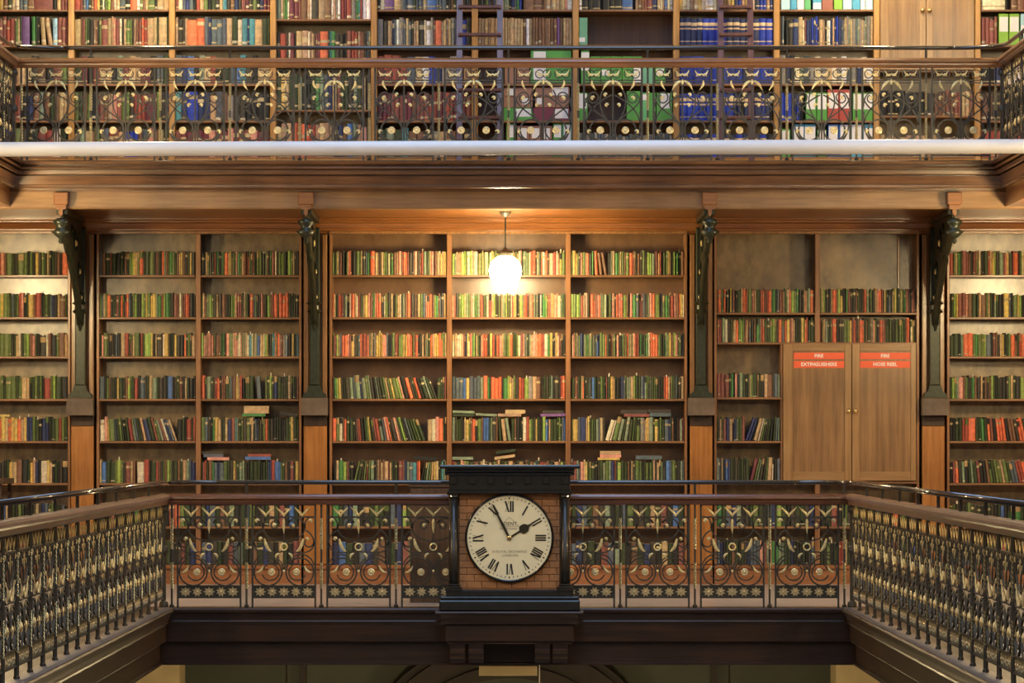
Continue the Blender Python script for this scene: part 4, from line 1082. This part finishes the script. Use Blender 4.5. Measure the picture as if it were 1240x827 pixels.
for b in BK:
    b['c'] = jit(PALL[b['ch']])
    bands = []; rr = R.random(); up = b['z'] > 3.9
    if up:
        if b['ch'] in 'Bu' and 'eighth upper' in b['where']: bands = [(.72, .84, (.75, .55, .3)), (.58, .64, (.72, .5, .3)), (.12, .16, (.6, .45, .3))]
        elif 'fifth upper' in b['where'] and 'second' in b['where']: bands = [(.62, .82, (.55, .45, .26))] if rr < .7 else []
        elif rr < .35: bands = [(.08, .15, LABELC[1]), (.62, .72, LABELC[0])]
        elif rr < .55: bands = [(.06, .17, LABELC[2])]
        elif rr < .7: bands = [(.7, .86, LABELC[0])]
    else:
        if rr < .14: bands = [(.72, .84, LABELC[0])]
        elif rr < .22: bands = [(.06, .12, LABELC[2])]
        elif rr < .30: bands = [(.70, .98, PALL[R.choice('tktg')])]
    sh = R.uniform(-.05, .05); dm = R.uniform(.55, .95)
    if 'eighth upper' not in b['where']: bands = [(max(.02, za + sh), min(.99, zb + sh - .02), tuple(v * dm for v in cc)) for za, zb, cc in bands]
    b['bands'] = bands
    b['area'] = b['w'] * b['h'] * b['vis']
LY = []
for a in [
 (295, 325, 492.5, 501.5, 't', 'thick tan book lying on a green one atop the fifth shelf row'), (293, 321, 503.3, 506.8, 'e', 'bright green book lying flat atop the fifth shelf row'),
 (338, 359.5, 500.5, 504.3, 'd', 'dark book lying flat atop the fifth shelf row by the second bracket', 8),
 (244, 269.5, 546.5, 549.8, 'd', 'thin dark book topmost of three lying near the column divider'), (246, 270, 550, 553.6, 'a', 'slate book in the middle of three lying near the column divider'), (250.5, 277, 553.8, 557.4, 'p', 'salmon book lowest of three lying near the column divider'),
 (300, 327.5, 550.3, 553.2, 'r', 'red book lying on a blue one above the sixth shelf row'), (296.5, 327, 553.4, 557.2, 'b', 'blue book lying under a red one above the sixth shelf row'),
 (501, 529, 552.2, 556, 'k', 'near-black book lying flat over the sixth row beside the clock top', 4),
 (548, 574.5, 497, 499.8, 's', 'thin sage book topmost of two lying at the left of the column behind the lamp', 2), (547.8, 574, 500, 503.2, 'G', 'dark green book lying under a sage one in the column behind the lamp', 1),
 (576, 601.5, 502.4, 505.3, 's', 'pale sage book lying flat beside the tan pair behind the lamp', 3), (612, 636, 498, 502.6, 't', 'tan book lying on a longer brown one in the column behind the lamp'), (603, 631, 503, 506.4, 'q', 'long light brown book lying below a tan one'),
 (657, 683, 499, 502.6, 'd', 'dark grey-brown book lying on a mauve one'), (654.5, 685, 504.2, 507.4, 'v', 'mauve book lying under a dark grey-brown one', -1),
 (547.5, 573, 549.5, 553, 's', 'sage book lying flat just above the clock top'), (601, 625, 549.3, 552.6, 'G', 'dark green book tilted on a tan one above the clock', -8), (599, 624, 553.2, 556.6, 't', 'tan book tilted under a dark green one above the clock', -8),
 (751.5, 784, 497.3, 501.8, 'd', 'dark book lying over a red one in the column before the third bracket'), (785, 812.5, 497.6, 501.6, 'd', 'dark book with pale spine marks lying beside the red pair'), (756, 786.5, 503.8, 507.2, 'm', 'dull red book lying flat under a dark one'), (787, 812.8, 502.4, 506.8, 'a', 'slate book lying flat beside the dull red one'),
 (727, 752, 547.5, 552, 't', 'brown-tan book topmost of the pale stack'), (727, 752.5, 552.3, 555.6, 'p', 'pink-edged book in the middle of the pale stack'), (724, 750.5, 555.9, 558.7, 'y', 'yellow book lowest of the pale stack'),
 (770, 801.5, 552.5, 557.3, 'a', 'thick slate book lying alone over the sixth shelf row'), (-4, 11, 505, 507.4, 'y', 'thin yellow book lying atop the brown set at the edge of view'),
]: LY.append(a)
order = sorted(range(len(BK)), key=lambda i: -BK[i]['area'])
chosen = set(i for i in order if BK[i].get('pos') and BK[i]['vis'] > .3)
pick = [i for i in order if i in chosen][:300]; picked = set(pick)
rest = MB()
for i, b in enumerate(BK):
    if i not in picked: add_book(rest, b, xf(b))
for i, b in enumerate(BK):       # paper slips sticking out of some of the lower books
    if b['z'] < 3.4 and b['ang'] == 0 and i not in picked and b['w'] > .016 and R.random() < .07 and not any(px0 - 3 < CX + b['x'] * 124.4 < px1 + 3 and abs(bz(py1) - b['z'] - .22) < .12 for (px0, px1, py0, py1, *_) in LY):
        xm = b['x'] + b['w'] * .5; zt = b['z'] + b['h'] + .0004; hh = R.uniform(.014, .034); ww = R.uniform(.0035, .006); lean = R.uniform(-.003, .003); y = b['y'] + R.uniform(.02, .06)
        rest.add([(xm - ww, y, zt), (xm + ww, y, zt), (xm + ww, y + .03, zt), (xm - ww, y + .03, zt), (xm - ww + lean, y, zt + hh), (xm + ww + lean, y, zt + hh), (xm + ww + lean, y + .03, zt + hh), (xm - ww + lean, y + .03, zt + hh)],
                 [(0, 3, 2, 1), (4, 5, 6, 7), (0, 1, 5, 4), (1, 2, 6, 5), (2, 3, 7, 6), (3, 0, 4, 7)], (.74, .66, .48))
o = part('books', rest, M['book']); tag(o, 'many smaller old cloth-bound books filling both galleries of shelves', 'books', None, 'stuff')
for i in sorted(picked):
    b = BK[i]; w, h, d, c = b['w'], b['h'], b['d'], b['c']
    mb = MB(); pr = book_prof(w, d); tb = min(.003, w * .2)
    inner = [(tb, d), (tb, .012), (w - tb, .012), (w - tb, d)]
    loop = pr + inner[::-1]; n = len(loop)      # an open U: spine and two boards
    vs = [(x, y, z) for z in (0, h) for x, y in loop]
    quads = []
    for (z0, flip) in ((0, 1), (n, 0)):
        idx = [z0 + k for k in range(n)]
        for f in ((0, 1, 9, 10), (1, 2, 3, 9), (3, 4, 8, 9), (3, 4, 5, 8), (5, 6, 7, 8)):
            if f == (3, 4, 8, 9): continue
            quads.append(tuple(idx[k] for k in f))
        quads.append((idx[3], idx[8], idx[9]))
    mb.add(vs, quads + [(k, (k + 1) % n, (k + 1) % n + n, k + n) for k in range(n)], c)
    o = put('book', mb.mesh('book', mat=M['book']), None, (b['x'], b['y'], b['z']) if b['ang'] <= 0 else (b['x'] + w / math.cos(b['ang']) - w * math.cos(b['ang']), b['y'], b['z'] + w * math.sin(b['ang'])))
    o.rotation_euler = (0, b['ang'], 0)
    put('pages', MB().box(tb + .0002, w - tb - .0002, .0125, d - .004, .003, h - .004).mesh('pages', mat=M['pages']), o)
    for (za, zb, colr) in b['bands']:
        pv = [(x, y - .0011) for x, y in pr[1:6]] + [(x, y + .0004) for x, y in pr[1:6]][::-1]
        nb = len(pv); vs = [(x, y, z) for z in (za * h, zb * h) for x, y in pv]
        mb = MB(); mb.add(vs, [(k, (k + 1) % nb, (k + 1) % nb + nb, k + nb) for k in range(nb)] + [(4, 3, 6, 5), (3, 2, 7, 6), (2, 1, 8, 7), (1, 0, 9, 8)] + [tuple(k + nb for k in f) for f in ((4, 5, 6, 3), (3, 6, 7, 2), (2, 7, 8, 1), (1, 8, 9, 0))], colr)
        put('spine_label', mb.mesh('spine_label', mat=M['book']), o)
    lab = PAL[b['ch']][1] + ' book, ' + b['pos'] + ', ' + b['where']
    tag(o, lab, 'book', 'books on ' + b['where'])

# books lying flat on top of the rows
FLAT = []
def lying(px0, px1, py0, py1, ch, label, tilt=0.0):
    x0, x1, z0, z1 = bx(px0), bx(px1), bz(py1), bz(py0); h = z1 - z0; L = x1 - x0
    under = [b['z'] + b['h'] * math.cos(b['ang']) + b['w'] * abs(math.sin(b['ang'])) for b in BK if z0 - .33 < b['z'] < z0 and b['x'] < x1 + .06 and b['x'] + b['w'] > x0 - .06]
    under += [zt for (a, c2, zb, zt) in FLAT if a < x1 and c2 > x0 and abs(zb - z0) < .1]
    z0 = max(under) + .001; FLAT.append((x0, x1, z0, z0 + h + abs(math.sin(math.radians(tilt))) * L))
    z0 += abs(math.sin(math.radians(tilt))) * L / 2
    t = thing('book', label, 'book', ((x0 + x1) / 2, YB + .05, z0), 'books lying on top of the rows')
    c = jit(PALL[ch], .05); tb = min(.004, h * .18)
    mb = MB(); mb.box(-L / 2, L / 2, 0, .15, 0, tb, c); part_me = mb.mesh('cover', mat=M['book'])
    put('cover', part_me, t); put('cover', part_me, t, (0, 0, h - tb))
    put('spine', MB().box(-L / 2, L / 2, -.006, 0, 0, h, c).mesh('spine', mat=M['book']), t)
    put('pages', MB().box(-L / 2 + .004, L / 2 - .004, .0, .146, tb, h - tb).mesh('pages', mat=M['pages']), t)
    t.rotation_euler = (0, math.radians(tilt), 0)
for a in sorted(LY, key=lambda q: -q[3]): lying(*a)

# ------------------------------------------------------------------ box files and binders of the upper gallery
FILEC = {'E': (.09, .33, .055), 'e': (.12, .42, .16), 'L': (.26, .50, .06), 'B': (.33, .16, .095), 'M': (.20, .035, .055), 'R': (.42, .07, .05), 'W': (.78, .77, .74), 'C': (.08, .36, .55), 'Z': (.42, .68, .70), 'b': (.05, .16, .45), 'T': (.16, .40, .24), 'K': (.33, .12, .08)}
CNAME = {'E': 'green', 'e': 'pale green', 'L': 'lime green', 'B': 'buff brown', 'M': 'maroon', 'R': 'red', 'W': 'white', 'C': 'sky blue', 'Z': 'pale aqua', 'b': 'blue', 'T': 'sea green', 'K': 'rust brown'}
FM = {k: plain('file_' + CNAME[k].replace(' ', '_'), v, .45, 0, .06, 12) for k, v in FILEC.items()}
def box_file(px0, px1, py0, py1, col, label, lab=None, name='box_file'):
    x0, x1, z0, z1 = bx(px0) + .0008, bx(px1) - .0008, bz(py1) + .0006, bz(py0)
    y0 = YB + .03
    t = thing(name, label, 'box file', ((x0 + x1) / 2, y0, z0), 'box files of the upper gallery')
    part('body', MB().bbox(x0, x1, y0, y0 + .22, z0, z1, .004), FM[col], t)
    if lab:
        a, b, c, d = lab
        part('paper_label', MB().box(bx(a), bx(b), y0 - .001, y0 + .0005, bz(d), bz(c)), M['white'], t)
for f in [
 (642.5, 692, 61, 101.5, 'E', 'wide green box with a white end label beside the fifth upright', (646, 661, 62, 97)),
 (611, 625, 71, 101.5, 'B', 'short buff box standing left of the wide green box', None), (626, 641, 71, 101.5, 'B', 'short buff box touching the wide green box', None),
 (610, 645, 99.5 + 6, 117, 'B', 'buff box topmost of the pile beside the ladder', (614, 622, 107, 115)), (648, 690, 105.5, 117, 'B', 'buff box topmost of the pile near the oak upright', (669, 688, 105, 115)),
 (610, 645, 117.3, 130, 'B', 'buff box in the middle of the pile beside the ladder', (632, 640, 118.5, 126)), (648, 689, 117.3, 130, 'B', 'buff box in the middle of the pile near the oak upright', (650, 656, 118.5, 126)),
 (610, 645, 130.3, 146, 'E', 'green box lowest of the pile beside the ladder', (625, 643, 131.5, 141)), (646, 690, 130.3, 146, 'M', 'maroon box lowest of the pile near the oak upright', (672, 688, 131.5, 143)),
 (613, 624.5, 149, 190, 'E', 'green file with white panels first below the pile', (617, 622, 151, 166)), (626, 641, 152, 190, 'B', 'buff file second below the pile', (628.5, 638, 155, 167)), (641.5, 656, 152, 190, 'B', 'buff file third below the pile', (644, 653, 155, 167)),
 (656.5, 668.5, 152, 190, 'B', 'buff file fourth below the pile', (659, 666, 155, 168)), (669.5, 680.5, 149, 190, 'E', 'green file with a tall white panel by the upright', (671, 679.5, 151, 166)), (681, 692.5, 149, 190, 'T', 'sea green file with a white panel against the upright', (683, 691, 151, 170)),
 (701.2, 711.5, 21, 54.5, 'T', 'tall sea green file alone on an empty shelf', (701.5, 708.5, 45, 50.5)),
 (703.5, 714, 61, 101.5, 'E', 'tall green file with a white panel below the empty shelf', (704, 713.5, 63, 85)), (715, 727, 68, 101.5, 'E', 'green file second below the empty shelf', None), (727.5, 739.5, 68, 101.5, 'E', 'green file third below the empty shelf', (729, 738, 84, 91)),
 (740, 753, 68, 101.5, 'E', 'green file fourth below the empty shelf', None), (753.5, 766, 68, 101.5, 'E', 'green file fifth below the empty shelf', None), (766.5, 777.5, 68, 101.5, 'E', 'green file with a broad white panel below the empty shelf', (767.5, 776.5, 80, 100)),
 (778.5, 784.5, 82, 101.5, 'T', 'narrow sea green binder, first of the pair', None), (785.5, 791.5, 82, 101.5, 'T', 'narrow sea green binder, second of the pair', None), (793.5, 806, 80, 101.5, 'E', 'green file beside the sea green binder pair', (795, 804, 83, 91)),
 (701.2, 711.5, 112, 146, 'E', 'green file with a tall white panel left of the bare shelf', (701, 710.5, 113, 131)), (759, 775.5, 110, 146, 'E', 'broad bright green file right of the bare shelf', None), (776.5, 784.5, 112, 146, 'e', 'pale green file with a small label right of the bare shelf', (778, 784, 114, 121)),
 (785.5, 794, 112, 146, 'E', 'green file beside the pale green one', None), (795, 814.5, 112, 146, 'E', 'broad green file with a large white panel by the upright', (800, 812, 113, 131)),
 (946, 957, -20, 11.5, 'Z', 'pale aqua binder first on the top shelf in view', None), (957.5, 965, -20, 11.5, 'C', 'sky blue binder second on the top shelf in view', None), (965.5, 974, -20, 11.5, 'W', 'white binder on the top shelf in view', None), (974.5, 982, -20, 11.5, 'e', 'pale green binder on the top shelf in view', None),
 (984.5, 995, -20, 11.5, 'C', 'sky blue binder with a white foot on the top shelf', (985, 994.5, 3, 10.5)), (995.5, 1009, -20, 11.5, 'K', 'rust brown box file on the top shelf', None), (1010, 1020.5, -20, 11.5, 'L', 'lime green box file on the top shelf', None),
 (1021, 1032, -20, 11.5, 'Z', 'pale aqua box file on the top shelf', None), (1032.5, 1042, -20, 11.5, 'C', 'sky blue box file on the top shelf', None), (1042.5, 1048, -20, 11.5, 'W', 'narrow white binder on the top shelf by the cupboard', None), (1048.5, 1057.2, -20, 11.5, 'Z', 'last pale aqua box file on the top shelf by the cupboard', None),
 (976, 989, 112, 146, 'E', 'green file with a white panel right of the blue volumes', (977, 987.5, 113.5, 132)), (989.5, 1002, 112, 146, 'E', 'green file with a white panel touching the maroon pair', (990.5, 1001, 113.5, 132)), (1002.5, 1016, 108, 146, 'R', 'first red-brown file of the pair with white panels', (1004, 1015, 112, 131)),
 (1016.5, 1029.5, 108, 146, 'R', 'second red-brown file of the pair with white panels', (1018, 1028.5, 112, 131)), (1033, 1045, 112, 146, 'E', 'green file with a white panel after the red-brown pair', (1034, 1044, 113.5, 132)), (1045.5, 1057.2, 112, 146, 'E', 'green file with a white panel against the cupboard upright', (1046.5, 1056.6, 113.5, 132)),
 (946, 957.5, 156, 190, 'E', 'green and white file first on the lowest upper shelf', (947.5, 956, 158, 176)), (961, 974, 150, 190, 'C', 'white-faced blue file second on the lowest upper shelf', (962, 973.5, 153, 186)), (974.5, 988, 150, 190, 'C', 'white-faced blue file third on the lowest upper shelf', (975, 987.5, 153, 186)),
 (990, 1001, 157, 190, 'E', 'green and white file fourth on the lowest upper shelf', (991, 1000.5, 158, 186)), (1003, 1016, 150, 190, 'b', 'white-faced blue file fifth on the lowest upper shelf', (1004, 1014.5, 152, 186)), (1016.5, 1029, 150, 190, 'b', 'white-faced file sixth on the lowest upper shelf', (1018, 1028.5, 151, 188)),
 (1031.5, 1044, 150, 190, 'C', 'white-faced blue file seventh on the lowest upper shelf', (1032, 1043.5, 151, 186)), (1046, 1057.2, 150, 190, 'C', 'blue-topped white file against the cupboard upright, lowest shelf', (1046.5, 1056.8, 155, 188)),
 (1210, 1221.8, 16, 54.5, 'L', 'lime green file with a white panel, first of the pair', (1210.8, 1221, 20, 38)), (1222.8, 1235, 16, 54.5, 'L', 'lime green file with a white panel, second of the pair', (1223.6, 1234, 20, 38)), (1236.5, 1247, 16, 54.5, 'Z', 'aqua file beside the lime green pair', (1237, 1246, 30, 42)),
]: box_file(*f)
